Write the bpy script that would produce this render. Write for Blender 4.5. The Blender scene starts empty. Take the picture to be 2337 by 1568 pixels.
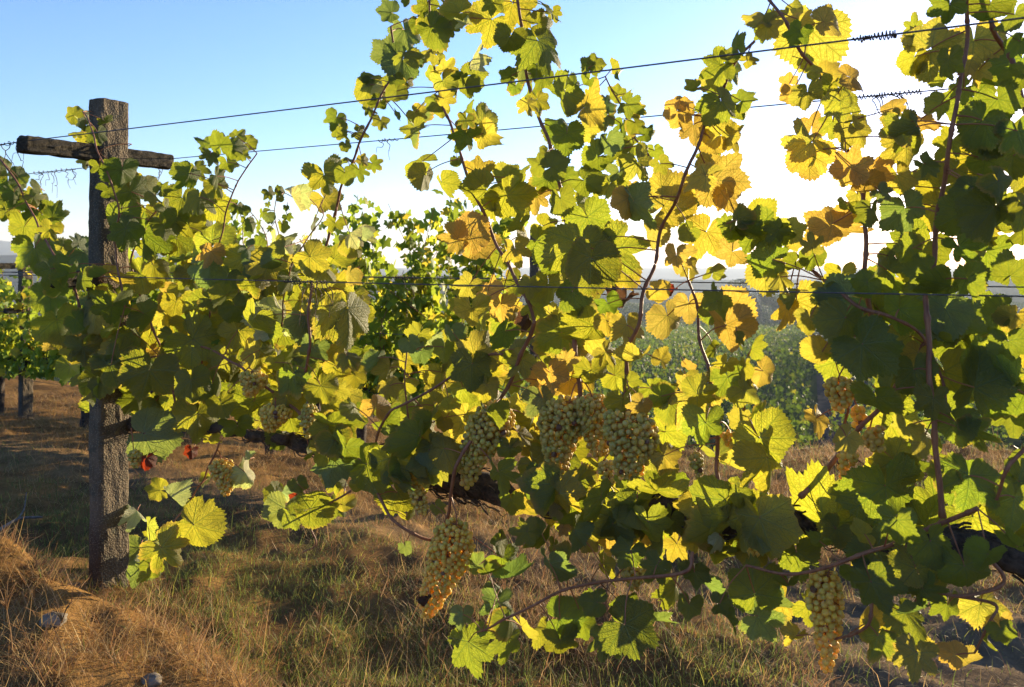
import bpy, math, random
import numpy as np
from math import radians as R, sin, cos, tan, pi
rng = np.random.default_rng(11); random.seed(11)
scene = bpy.context.scene; COL = scene.collection
# ------------------------------------------------------------------ camera frame: metres, camera looks along +Y
FPX, CX, HZ, CAMZ = 1817.0, 1168.0, 597.0, 1.208
P1 = np.array([-1.493, 2.95]); ROW = np.array([.8704, -.4924]); ACR = np.array([.4924, .8704])  # trellis row direction and the direction across it
SUN_AZ, SUN_EL = R(40.0), R(6.6)
def row_xy(s, o): return P1 + s*ROW + o*ACR
def s_at(x, o):
    u = (x-CX)/FPX
    return (u*(P1[1]+ACR[1]*o) - P1[0] - ACR[0]*o)/(ROW[0]-u*ROW[1])
def on_row(x, y, o=0.0):
    """survey point (x, y) of the picture -> the point of the vertical plane standing o metres across the row"""
    xy = row_xy(s_at(x, o), o)
    return np.array([xy[0], xy[1], CAMZ-(y-HZ)/FPX*xy[1]])
def so_of(X, Y):
    dx, dy = X-P1[0], Y-P1[1]
    return dx*ROW[0]+dy*ROW[1], dx*ACR[0]+dy*ACR[1]
# ------------------------------------------------------------------ noise
_H = np.random.default_rng(5).random((256, 256))
def vnoise(x, y):
    x = np.asarray(x, float); y = np.asarray(y, float)
    xi = np.floor(x).astype(int); yi = np.floor(y).astype(int); fx = x-xi; fy = y-yi
    fx = fx*fx*(3-2*fx); fy = fy*fy*(3-2*fy)
    a = _H[xi & 255, yi & 255]; b = _H[(xi+1) & 255, yi & 255]; c = _H[xi & 255, (yi+1) & 255]; d = _H[(xi+1) & 255, (yi+1) & 255]
    return (a*(1-fx)+b*fx)*(1-fy)+(c*(1-fx)+d*fx)*fy - .5
def fbm(x, y, n=4):
    v = 0; a = 1; f = 1
    for i in range(n):
        v = v+a*vnoise(x*f+17.3*i, y*f+9.1*i); a *= .5; f *= 2.03
    return v
def sst(a, b, x):
    t = np.clip((x-a)/(b-a), 0, 1); return t*t*(3-2*t)
# ------------------------------------------------------------------ mesh helpers
def mk(name, V, F, mats=(), mi=None, parent=None, origin=None, smooth=True, cols=None, uvs=None):
    """one mesh object from numpy vertices and a list of face arrays (each n x k)"""
    V = np.asarray(V, float)
    origin = np.zeros(3) if origin is None else np.asarray(origin, float)
    F = [np.asarray(f, np.int32) for f in (F if isinstance(F, list) else [F])]
    me = bpy.data.meshes.new(name)
    me.vertices.add(len(V)); me.vertices.foreach_set('co', (V-origin).astype(np.float32).ravel())
    nl = sum(f.size for f in F); npoly = sum(len(f) for f in F)
    me.loops.add(nl); me.polygons.add(npoly)
    me.loops.foreach_set('vertex_index', np.concatenate([f.ravel() for f in F]))
    st = []; base = 0
    for f in F:
        st.append(base+np.arange(len(f))*f.shape[1]); base += f.size
    me.polygons.foreach_set('loop_start', np.concatenate(st).astype(np.int32))
    me.polygons.foreach_set('use_smooth', np.full(npoly, smooth))
    for m in mats: me.materials.append(m)
    if mi is not None: me.polygons.foreach_set('material_index', np.asarray(mi, np.int32))
    me.update(calc_edges=True)
    for k, c in (cols or {}).items():
        at = me.color_attributes.new(k, 'FLOAT_COLOR', 'POINT'); at.data.foreach_set('color', np.asarray(c, np.float32).ravel())
    for k, u in (uvs or {}).items():
        l = me.uv_layers.new(name=k); l.data.foreach_set('uv', np.asarray(u, np.float32).ravel())
    me.validate()
    o = bpy.data.objects.new(name, me); COL.objects.link(o)
    if parent is not None:
        o.parent = parent; o.location = origin-WORLD[parent.name]
    else: o.location = origin
    WORLD[o.name] = origin
    return o
WORLD = {}
def tag(o, label=None, cat=None, group=None, kind=None):
    if label: o['label'] = label
    if cat: o['category'] = cat
    if group: o['group'] = group
    if kind: o['kind'] = kind
    return o
def empty(name, loc):
    e = bpy.data.objects.new(name, None); COL.objects.link(e); e.location = loc; e.empty_display_size = .1
    WORLD[e.name] = np.asarray(loc, float); return e
def catmull(P, n=6):
    P = np.asarray(P, float)
    if len(P) < 3:
        t = np.linspace(0, 1, n+1)[:, None]; return P[0]*(1-t)+P[-1]*t
    Q = np.vstack([2*P[0]-P[1], P, 2*P[-1]-P[-2]]); out = []
    for i in range(1, len(Q)-2):
        t = np.linspace(0, 1, n, endpoint=False)[:, None]
        a, b, c, d = Q[i-1], Q[i], Q[i+1], Q[i+2]
        out.append(.5*((2*b)+(-a+c)*t+(2*a-5*b+4*c-d)*t**2+(-a+3*b-3*c+d)*t**3))
    out.append(P[-1:]); return np.vstack(out)
def tube(P, rad, k=8, jit=0.0, cap=True):
    P = np.asarray(P, float); n = len(P); rad = np.broadcast_to(np.asarray(rad, float), (n,))
    T = np.gradient(P, axis=0); T /= np.linalg.norm(T, axis=1)[:, None]+1e-12
    ref = np.array([.31, .2, .93]); N = np.cross(T, ref)
    bad = np.linalg.norm(N, axis=1) < 1e-3; N[bad] = np.cross(T[bad], [1, 0, 0]); N /= np.linalg.norm(N, axis=1)[:, None]
    B = np.cross(T, N); a = np.arange(k)*2*pi/k
    rr = rad[:, None]*(1+(jit*(rng.random((n, k))-.5)*2 if jit else 0))*np.ones((n, k))
    V = (P[:, None, :]+rr[:, :, None]*(np.cos(a)[None, :, None]*N[:, None, :]+np.sin(a)[None, :, None]*B[:, None, :])).reshape(-1, 3)
    i = np.arange(n-1)[:, None]*k; j = np.arange(k)[None, :]
    q = np.stack([i+j, i+(j+1) % k, i+k+(j+1) % k, i+k+j], -1).reshape(-1, 4)
    F = [q]
    if cap:
        V = np.vstack([V, P[0]-T[0]*rad[0]*.4, P[-1]+T[-1]*rad[-1]*.4]); c0 = n*k
        jj = np.arange(k)
        F.append(np.vstack([np.stack([np.full(k, c0), (jj+1) % k, jj], -1), np.stack([np.full(k, c0+1), (n-1)*k+jj, (n-1)*k+(jj+1) % k], -1)]))
    return V, F
class Acc:
    """collects pieces of one part into one mesh"""
    def __init__(s): s.V = []; s.F = {}; s.n = 0; s.C = []
    def add(s, V, F, col=None):
        for f in (F if isinstance(F, list) else [F]):
            f = np.asarray(f); s.F.setdefault(f.shape[1], []).append(f+s.n)
        s.V.append(np.asarray(V)); s.n += len(V)
        if col is not None:
            c = np.asarray(col, float); s.C.append(np.broadcast_to(c, (len(V), 4)) if c.ndim == 1 else c)
    def build(s, name, mats, parent=None, origin=None, smooth=True, attr='col'):
        F = [np.vstack(v) for v in s.F.values()]
        return mk(name, np.vstack(s.V), F, mats, None, parent, origin, smooth, {attr: np.vstack(s.C)} if s.C else None)
# ------------------------------------------------------------------ materials
def mat(name):
    m = bpy.data.materials.new(name); m.use_nodes = True; nt = m.node_tree; nt.nodes.clear()
    out = nt.nodes.new('ShaderNodeOutputMaterial')
    def N(t, **kw):
        n = nt.nodes.new('ShaderNode'+t)
        for k, v in kw.items():
            if k in n.inputs.keys() if isinstance(k, str) else False: pass
            setattr(n, k, v)
        return n
    def L(a, b): nt.links.new(a, b)
    def math_(op, a, b=None, clamp=False):
        n = N('Math', operation=op, use_clamp=clamp)
        for i, v in enumerate((a, b)):
            if v is None: continue
            if hasattr(v, 'default_value') or hasattr(v, 'is_linked'): L(v, n.inputs[i])
            else: n.inputs[i].default_value = v
        return n.outputs[0]
    def mix(f, a, b, bt='MIX'):
        n = N('Mix', data_type='RGBA', blend_type=bt)
        for s, v in ((n.inputs[0], f), (n.inputs[6], a), (n.inputs[7], b)):
            if hasattr(v, 'is_linked'): L(v, s)
            else: s.default_value = v if not isinstance(v, tuple) else (*v[:3], 1)
        return n.outputs[2]
    def ramp(f, pts):
        n = N('ValToRGB'); L(f, n.inputs[0]); e = n.color_ramp.elements
        while len(e) < len(pts): e.new(.5)
        for x, (p, c) in zip(e, pts): x.position = p; x.color = (*c, 1) if len(c) == 3 else c
        return n.outputs[0]
    def noise(scale, detail=4, vec=None, rough=.55):
        n = N('TexNoise'); n.inputs['Scale'].default_value = scale; n.inputs['Detail'].default_value = detail; n.inputs['Roughness'].default_value = rough
        if vec is not None: L(vec, n.inputs['Vector'])
        return n.outputs['Fac']
    return m, nt, N, L, math_, mix, ramp, noise, out
def bump(N, L, h, s, d=.01):
    b = N('Bump'); b.inputs['Strength'].default_value = s; b.inputs['Distance'].default_value = d; L(h, b.inputs['Height']); return b.outputs[0]

def leaf_material():
    m, nt, N, L, M, mix, ramp, noise, out = mat('vine_leaf')
    col = N('Attribute', attribute_name='col'); rf = N('Attribute', attribute_name='refl')
    uv = N('UVMap', uv_map='vein'); fl = N('UVMap', uv_map='flat')
    sx = N('SeparateXYZ'); L(uv.outputs[0], sx.inputs[0]); al, pe = sx.outputs[0], M('ABSOLUTE', sx.outputs[1])
    # main veins, then a herringbone of side veins, then a fine net
    w = M('SUBTRACT', .038, M('MULTIPLY', al, .024)); v1 = M('SUBTRACT', 1.0, M('DIVIDE', pe, w), True)
    ch = M('FRACT', M('MULTIPLY', M('SUBTRACT', al, M('MULTIPLY', pe, 1.15)), 5.2))
    v2 = M('MULTIPLY', M('SUBTRACT', 1.0, M('MULTIPLY', M('ABSOLUTE', M('SUBTRACT', ch, .5)), 8.0), True), .8)
    vo = N('TexVoronoi', feature='DISTANCE_TO_EDGE'); vo.inputs['Scale'].default_value = 21; L(fl.outputs[0], vo.inputs['Vector'])
    v3 = M('MULTIPLY', M('SUBTRACT', 1.0, M('MULTIPLY', vo.outputs['Distance'], 7.0), True), .5)
    vein = M('MAXIMUM', M('MAXIMUM', v1, v2), v3)
    n1 = noise(3.2, 4, fl.outputs[0]); n2 = noise(14, 3, fl.outputs[0]); n3 = noise(6.5, 5, fl.outputs[0], .7)
    hsv = N('HueSaturation'); L(col.outputs['Color'], hsv.inputs['Color'])
    hsv.inputs['Hue'].default_value = .5
    L(M('ADD', .74, M('MULTIPLY', n1, .6)), hsv.inputs['Value'])
    hue = M('MULTIPLY', M('SUBTRACT', M('ADD', M('MULTIPLY', n3, .7), M('MULTIPLY', al, -.22)), .30), 2.6, True)
    body = mix(M('MULTIPLY', hue, .55), mix(1.0, hsv.outputs[0], (.84, .97, .85, 1), 'MULTIPLY'), mix(1.0, hsv.outputs[0], (1.2, 1.0, 1.0, 1), 'MULTIPLY'))
    t = mix(M('MULTIPLY', vein, .85), body, mix(1.0, body, (.34, .50, .2, 1), 'MULTIPLY'))
    # yellow-brown margin in ragged patches
    ed = M('MULTIPLY', M('SUBTRACT', col.outputs['Alpha'], M('ADD', .72, M('MULTIPLY', n1, .45))), 3.2, True)
    t = mix(M('MULTIPLY', ed, .55), t, (.74, .42, .07, 1))
    sp = M('MULTIPLY', M('SUBTRACT', n2, .66), 9.0, True)
    t = mix(M('MULTIPLY', sp, .5), t, (.35, .14, .04, 1))
    r = mix(M('MULTIPLY', vein, .5), rf.outputs['Color'], mix(.45, rf.outputs['Color'], (.5, .55, .3, 1)))
    r = mix(M('MULTIPLY', ed, .35), r, (.4, .27, .09, 1))
    p = N('BsdfPrincipled'); L(r, p.inputs['Base Color']); p.inputs['Roughness'].default_value = .55
    p.inputs['Specular IOR Level'].default_value = .28
    bh = M('ADD', M('MULTIPLY', vein, -.6), M('MULTIPLY', n2, .8))
    bn = bump(N, L, bh, .55, .004); L(bn, p.inputs['Normal'])
    tr = N('BsdfTranslucent'); L(t, tr.inputs[0]); bn2 = bump(N, L, bh, .9, .006); L(bn2, tr.inputs['Normal'])
    mx = N('MixShader'); mx.inputs[0].default_value = .62; L(p.outputs[0], mx.inputs[1]); L(tr.outputs[0], mx.inputs[2]); L(mx.outputs[0], out.inputs[0])
    return m
def far_leaf_material(name='small_leaf', tr_=.5):
    m, nt, N, L, M, mix, ramp, noise, out = mat(name)
    col = N('Attribute', attribute_name='col')
    r = mix(1.0, col.outputs['Color'], (.42, .55, .5, 1), 'MULTIPLY')
    p = N('BsdfPrincipled'); L(r, p.inputs['Base Color']); p.inputs['Roughness'].default_value = .6; p.inputs['Specular IOR Level'].default_value = .25
    tr = N('BsdfTranslucent'); L(col.outputs['Color'], tr.inputs[0])
    mx = N('MixShader'); mx.inputs[0].default_value = tr_; L(p.outputs[0], mx.inputs[1]); L(tr.outputs[0], mx.inputs[2]); L(mx.outputs[0], out.inputs[0])
    return m
def simple(name, c1, c2, scale, rough=.8, bs=.5, bd=.004, stretch=None, spec=.3, detail=6):
    m, nt, N, L, M, mix, ramp, noise, out = mat(name)
    tc = N('TexCoord'); mp = N('Mapping'); L(tc.outputs['Object'], mp.inputs[0])
    if stretch: mp.inputs['Scale'].default_value = stretch
    n = noise(scale, detail, mp.outputs[0], .65)
    p = N('BsdfPrincipled'); L(ramp(n, [(.32, c1), (.68, c2)]), p.inputs['Base Color']); p.inputs['Roughness'].default_value = rough
    p.inputs['Specular IOR Level'].default_value = spec
    L(bump(N, L, n, bs, bd), p.inputs['Normal']); L(p.outputs[0], out.inputs[0]); return m
def concrete():
    m, nt, N, L, M, mix, ramp, noise, out = mat('old_concrete')
    tc = N('TexCoord'); ob = tc.outputs['Object']
    n1 = noise(7, 5, ob); n2 = noise(90, 4, ob, .7); n3 = noise(26, 5, ob)
    c = ramp(n1, [(.3, (.06, .045, .030)), (.7, (.14, .105, .068))])
    c = mix(M('MULTIPLY', M('SUBTRACT', n3, .5), 5.0, True), c, (.06, .055, .04, 1))
    vo = N('TexVoronoi'); vo.inputs['Scale'].default_value = 150; L(ob, vo.inputs['Vector'])
    c = mix(M('MULTIPLY', M('SUBTRACT', .36, vo.outputs['Distance']), 3.2, True), c, (.25, .20, .135, 1))
    lich = M('MULTIPLY', M('SUBTRACT', noise(15, 6, ob, .7), .62), 12.0, True)
    c = mix(M('MULTIPLY', lich, .5), c, (.26, .21, .07, 1))
    p = N('BsdfPrincipled'); L(c, p.inputs['Base Color']); p.inputs['Roughness'].default_value = .92; p.inputs['Specular IOR Level'].default_value = .2
    h = M('ADD', M('MULTIPLY', n2, .6), M('SUBTRACT', M('MULTIPLY', n3, .8), M('MULTIPLY', vo.outputs['Distance'], .5)))
    L(bump(N, L, h, 1.0, .006), p.inputs['Normal']); L(p.outputs[0], out.inputs[0]); return m
def berry_material():
    m, nt, N, L, M, mix, ramp, noise, out = mat('white_grape')
    col = N('Attribute', attribute_name='col'); tc = N('TexCoord')
    n = noise(120, 4, tc.outputs['Object']); c = mix(M('MULTIPLY', M('SUBTRACT', n, .45), 1.6, True), col.outputs['Color'], mix(.5, col.outputs['Color'], (.8, .8, .7, 1)))
    p = N('BsdfPrincipled'); L(c, p.inputs['Base Color']); p.inputs['Roughness'].default_value = .56; p.inputs['Specular IOR Level'].default_value = .4
    p.inputs['Subsurface Weight'].default_value = .75; p.inputs['Subsurface Radius'].default_value = (1.0, .85, .38); p.inputs['Subsurface Scale'].default_value = .007
    tr = N('BsdfTranslucent'); L(mix(1.0, col.outputs['Color'], (1.0, .9, .4, 1), 'MULTIPLY'), tr.inputs[0])
    mx = N('MixShader'); mx.inputs[0].default_value = .42; L(p.outputs[0], mx.inputs[1]); L(tr.outputs[0], mx.inputs[2]); L(mx.outputs[0], out.inputs[0]); return m
def attr_rough(name, rough=.9, transl=0.0):
    m, nt, N, L, M, mix, ramp, noise, out = mat(name)
    col = N('Attribute', attribute_name='col')
    p = N('BsdfPrincipled'); L(col.outputs['Color'], p.inputs['Base Color']); p.inputs['Roughness'].default_value = rough; p.inputs['Specular IOR Level'].default_value = .25
    if transl:
        tr = N('BsdfTranslucent'); L(col.outputs['Color'], tr.inputs[0])
        mx = N('MixShader'); mx.inputs[0].default_value = transl; L(p.outputs[0], mx.inputs[1]); L(tr.outputs[0], mx.inputs[2]); L(mx.outputs[0], out.inputs[0])
    else: L(p.outputs[0], out.inputs[0])
    return m
def ground_material():
    m, nt, N, L, M, mix, ramp, noise, out = mat('vineyard_soil')
    col = N('Attribute', attribute_name='col'); tc = N('TexCoord'); ob = tc.outputs['Object']
    n = noise(9, 8, ob, .7); n2 = noise(60, 5, ob, .7)
    c = mix(1.0, col.outputs['Color'], ramp(n, [(.3, (.5, .5, .5)), (.7, (1.4, 1.3, 1.15))]), 'MULTIPLY')
    p = N('BsdfPrincipled'); L(c, p.inputs['Base Color']); p.inputs['Roughness'].default_value = .95; p.inputs['Specular IOR Level'].default_value = .0
    L(bump(N, L, M('ADD', n, M('MULTIPLY', n2, .5)), .8, .02), p.inputs['Normal']); L(p.outputs[0], out.inputs[0]); return m
M_LEAF = leaf_material(); M_FAR = far_leaf_material(); M_CONC = concrete(); M_BERRY = berry_material()
M_ARM = simple('mossy_concrete', (.020, .017, .012), (.075, .062, .045), 42, .95, 1.0, .008, None, .1)
M_RUST = simple('rusty_wire', (.07, .03, .015), (.2, .09, .04), 80, .8)
M_CANE = simple('cane_bark', (.15, .05, .024), (.30, .12, .05), 30, .6, .5, .002, (3, 3, .6), .4)
M_PET = simple('petiole_skin', (.22, .06, .035), (.35, .15, .05), 12, .5, .2, .001)
M_BARK = simple('shaggy_bark', (.016, .012, .010), (.12, .085, .06), 45, .95, 1.0, .02, (1, 1, 1))
M_WIRE = simple('galvanised_wire', (.045, .038, .035), (.10, .088, .08), 60, .6, .2, .001, None, .5)
M_TEND = simple('dry_tendril_skin', (.05, .03, .018), (.11, .07, .04), 50, .8)
M_GRASS = attr_rough('grass_blade', .65, .42); M_SOIL = ground_material()
M_WOOD = simple('grey_dead_wood', (.09, .075, .06), (.2, .17, .14), 40, .9, .6, .004, (1, 1, 1))
# ------------------------------------------------------------------ one vine leaf: five lobes, toothed margin, veins in UV
def leaf_topo(N, RG):
    i = np.arange(len(RG)-1)[:, None]*N; j = np.arange(N-1)[None, :]
    return np.stack([i+j, i+j+1, i+N+j+1, i+N+j], -1).reshape(-1, 4)
LN, LR = 85, np.array([.03, .28, .55, .8, .93, 1.0]); LF = leaf_topo(LN, LR)
MN, MR = 43, np.array([.03, .5, .88, 1.0]); MF = leaf_topo(MN, MR)
VEINS = np.array([-105, -52, 0, 52, 105])*pi/180
def outline(N, r, lob):
    th = np.linspace(-171, 171, N); a = np.abs(th)
    sin1 = (.9-.47*lob)*r.uniform(.93, 1.07); sin2 = (.84-.42*lob)*r.uniform(.93, 1.07)
    ka = np.array([0, 27, 52, 79, 106, 140, 160, 171]); out = np.zeros(N)
    for sg in (-1, 1):
        kr = np.array([1.0, sin1*r.uniform(.94, 1.06), .93*r.uniform(.92, 1.06), sin2*r.uniform(.94, 1.06), .78*r.uniform(.92, 1.08), .66*r.uniform(.9, 1.1), .52, .34])
        x = np.clip(a, 0, 171); k = np.clip(np.searchsorted(ka, x, 'right')-1, 0, 6); t = (x-ka[k])/(ka[k+1]-ka[k])
        pk = (ka[k] == 0) | (ka[k] == 52) | (ka[k] == 106)
        t2 = np.where(pk, t**1.7*(1-.25*t)+.25*t**2.7, t*(2-t)*.45+.55*t*t*(3-2*t)) if lob > .5 else t*t*(3-2*t)
        v = kr[k]*(1-t2)+kr[k+1]*t2
        out = np.where((th < 0) == (sg < 0), v, out)
    j = np.arange(N); tooth = np.where(j % 2 == 0, 1.0, -1.0)*(.012+.062*r.random(N)**1.5); tooth[:2] = 0; tooth[-2:] = 0
    for q in range(r.integers(0, 4)):   # bites, tears and uneven lobes
        out = out*(1-r.uniform(.06, .3)*np.exp(-((th-r.uniform(-150, 150))/r.uniform(3, 16))**2))
    return th*pi/180, out*(1+tooth)*(1+.07*np.sin(th*pi/180*1.5+r.uniform(0, 6.3)))
def leaf_shape(r, lob=.4, cup=0., fold=.2, curl=.2, wave=.08, N=LN, RG=LR, F=LF):
    th, R1 = outline(N, r, lob)
    rad = RG[:, None]*R1[None, :]; TH = np.broadcast_to(th, rad.shape)
    x = rad*np.sin(TH); y = rad*np.cos(TH); rn = np.broadcast_to(RG[:, None], rad.shape)
    ph = r.uniform(0, 6.3, 3)
    z = cup*(x*x+y*y) - fold*np.abs(x)**1.2 - curl*np.maximum(0, y-.1)**2 + wave*np.sin(3*TH+ph[0])*rn**2 + .5*wave*np.sin(7*TH+ph[1])*rn**3
    d = TH[..., None]-VEINS; k = np.abs(d).argmin(-1); dv = np.take_along_axis(d, k[..., None], -1)[..., 0]
    z = z+.035*rad*np.cos(dv*5.2)+.022*np.sin(11*x+ph[2])*np.sin(12*y+ph[0])*rn
    # roll the margins a little
    ax = np.abs(x); over = np.maximum(0, ax-.5); x = np.sign(x)*(ax-over*over*.35*abs(fold)*2); z = z-over*over*fold*.9
    V = np.stack([x, y, z], -1).reshape(-1, 3)
    # vein UV per face corner, vein sector chosen per face
    tf = TH.reshape(-1)[F]; rf = rad.reshape(-1)[F]; mid = tf.mean(1); vk = np.abs(mid[:, None]-VEINS).argmin(1); dd = tf-VEINS[vk][:, None]
    uv = np.stack([rf*np.cos(dd), rf*np.sin(dd)], -1).reshape(-1, 2)
    fl = np.stack([rf*np.sin(tf), rf*np.cos(tf)], -1).reshape(-1, 2)+r.uniform(-40, 40, 2)
    return V, uv, fl, rn.reshape(-1)
PAL = {  # light let through, light sent back
 'g': ((.33, .315, .024), (.105, .115, .034)), 'd': ((.29, .29, .022), (.09, .105, .034)), 'y': ((.49, .40, .03), (.145, .15, .045)),  # d is the green darkened for leaves that stand in shade
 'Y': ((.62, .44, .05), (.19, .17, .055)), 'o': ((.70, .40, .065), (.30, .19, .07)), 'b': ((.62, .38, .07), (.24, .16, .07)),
 'p': ((.55, .5, .17), (.46, .43, .27)), 'k': ((.25, .27, .05), (.155, .18, .10)), 'r': ((.34, .04, .012), (.13, .025, .018)), 'x': ((.12, .05, .03), (.06, .03, .025))}
def leaf_cols(r, c, rn, k=1.0):
    t, f = PAL[c]; j = r.uniform(.85, 1.15); h = r.normal(0, .05)
    t = np.clip(np.array(t)*j*np.array([1+h*1.5, 1, 1]), 0, .92); f = np.clip(np.array(f)*r.uniform(.85, 1.2), 0, .8)
    n = len(rn); T = np.empty((n, 4)); T[:, :3] = t; T[:, 3] = rn*k; Fc = np.empty((n, 4)); Fc[:, :3] = f; Fc[:, 3] = 1
    return T, Fc
def frame_at(p):
    f = p-np.array([0, 0, CAMZ]); f[2] *= .4; f /= np.linalg.norm(f); n = -f
    x = np.cross([0, 0, 1.], n); x /= np.linalg.norm(x); y = np.cross(n, x); return np.stack([x, y, n], 1)
def rot(ax, a):
    c, s = cos(a), sin(a)
    return np.array({'x': [[1, 0, 0], [0, c, -s], [0, s, c]], 'y': [[c, 0, s], [0, 1, 0], [-s, 0, c]], 'z': [[c, -s, 0], [s, c, 0], [0, 0, 1]]}[ax])
class LeafBatch:
    """leaves joined into one mesh (a single leaf, or the uncounted rest of a plant)"""
    def __init__(s): s.V = []; s.F = []; s.uv = []; s.fl = []; s.T = []; s.R = []; s.mi = []; s.n = 0
    def leaf(s, r, centre, size, ang, c, tilt, pitch, basis=None, low=False, dry=False):
        lob = r.choice([.05, .22, .4, .6, .85], p=[.25, .25, .2, .18, .12])
        fold = abs(r.normal(.3, .28)); curl = r.normal(.32, .38); cup = r.normal(0, .14); wave = r.uniform(.05, .13)
        if c == 'p' or dry: fold, curl, wave, cup = r.uniform(.7, 1.3), r.uniform(.2, .9), .2, .2
        if c in 'rx': fold, wave, curl = .9, .22, .7
        if low: V, uv, fl, rn = leaf_shape(r, lob, cup, fold, curl, wave, MN, MR, MF); F = MF
        else: V, uv, fl, rn = leaf_shape(r, lob, cup, fold, curl, wave); F = LF
        sc = size/1.42
        Rm = (frame_at(centre) if basis is None else basis) @ rot('z', R(ang-90)) @ rot('y', R(tilt)) @ rot('x', R(pitch))
        base = centre-Rm @ np.array([0, .26, -.06])*sc
        W = base+(V*sc) @ Rm.T
        T, Fc = leaf_cols(r, c, rn, r.choice([.8, .95, 1.06, 1.2], p=[.4, .3, .2, .1]))
        s.F.append(F+s.n); s.V.append(W); s.uv.append(uv); s.fl.append(fl); s.T.append(T); s.R.append(Fc); s.mi.append(np.zeros(len(F), int)); s.n += len(W)
        return base, Rm, sc
    def petiole(s, base, Rm, sc, target, rad):
        d = target-base; L_ = np.linalg.norm(d)
        mid = base+d*.45+np.array([0, .04*L_, .03*L_])-Rm[:, 1]*.03*L_
        P = catmull([base+Rm[:, 1]*.02*sc, mid, target], 5); V, F = tube(P, np.linspace(rad*.75, rad, len(P)), 5, cap=False); F = F[0]
        s.F.append(F+s.n); s.V.append(V); s.n += len(V); s.uv.append(np.zeros((F.size, 2))); s.fl.append(np.zeros((F.size, 2)))
        s.T.append(np.ones((len(V), 4))*.3); s.R.append(np.ones((len(V), 4))*.2); s.mi.append(np.ones(len(F), int))
    def build(s, name, parent, origin):
        return mk(name, np.vstack(s.V), np.vstack(s.F), (M_LEAF, M_PET), np.concatenate(s.mi), parent, origin, True,
                  {'col': np.vstack(s.T), 'refl': np.vstack(s.R)}, {'vein': np.vstack(s.uv), 'flat': np.vstack(s.fl)})
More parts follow.
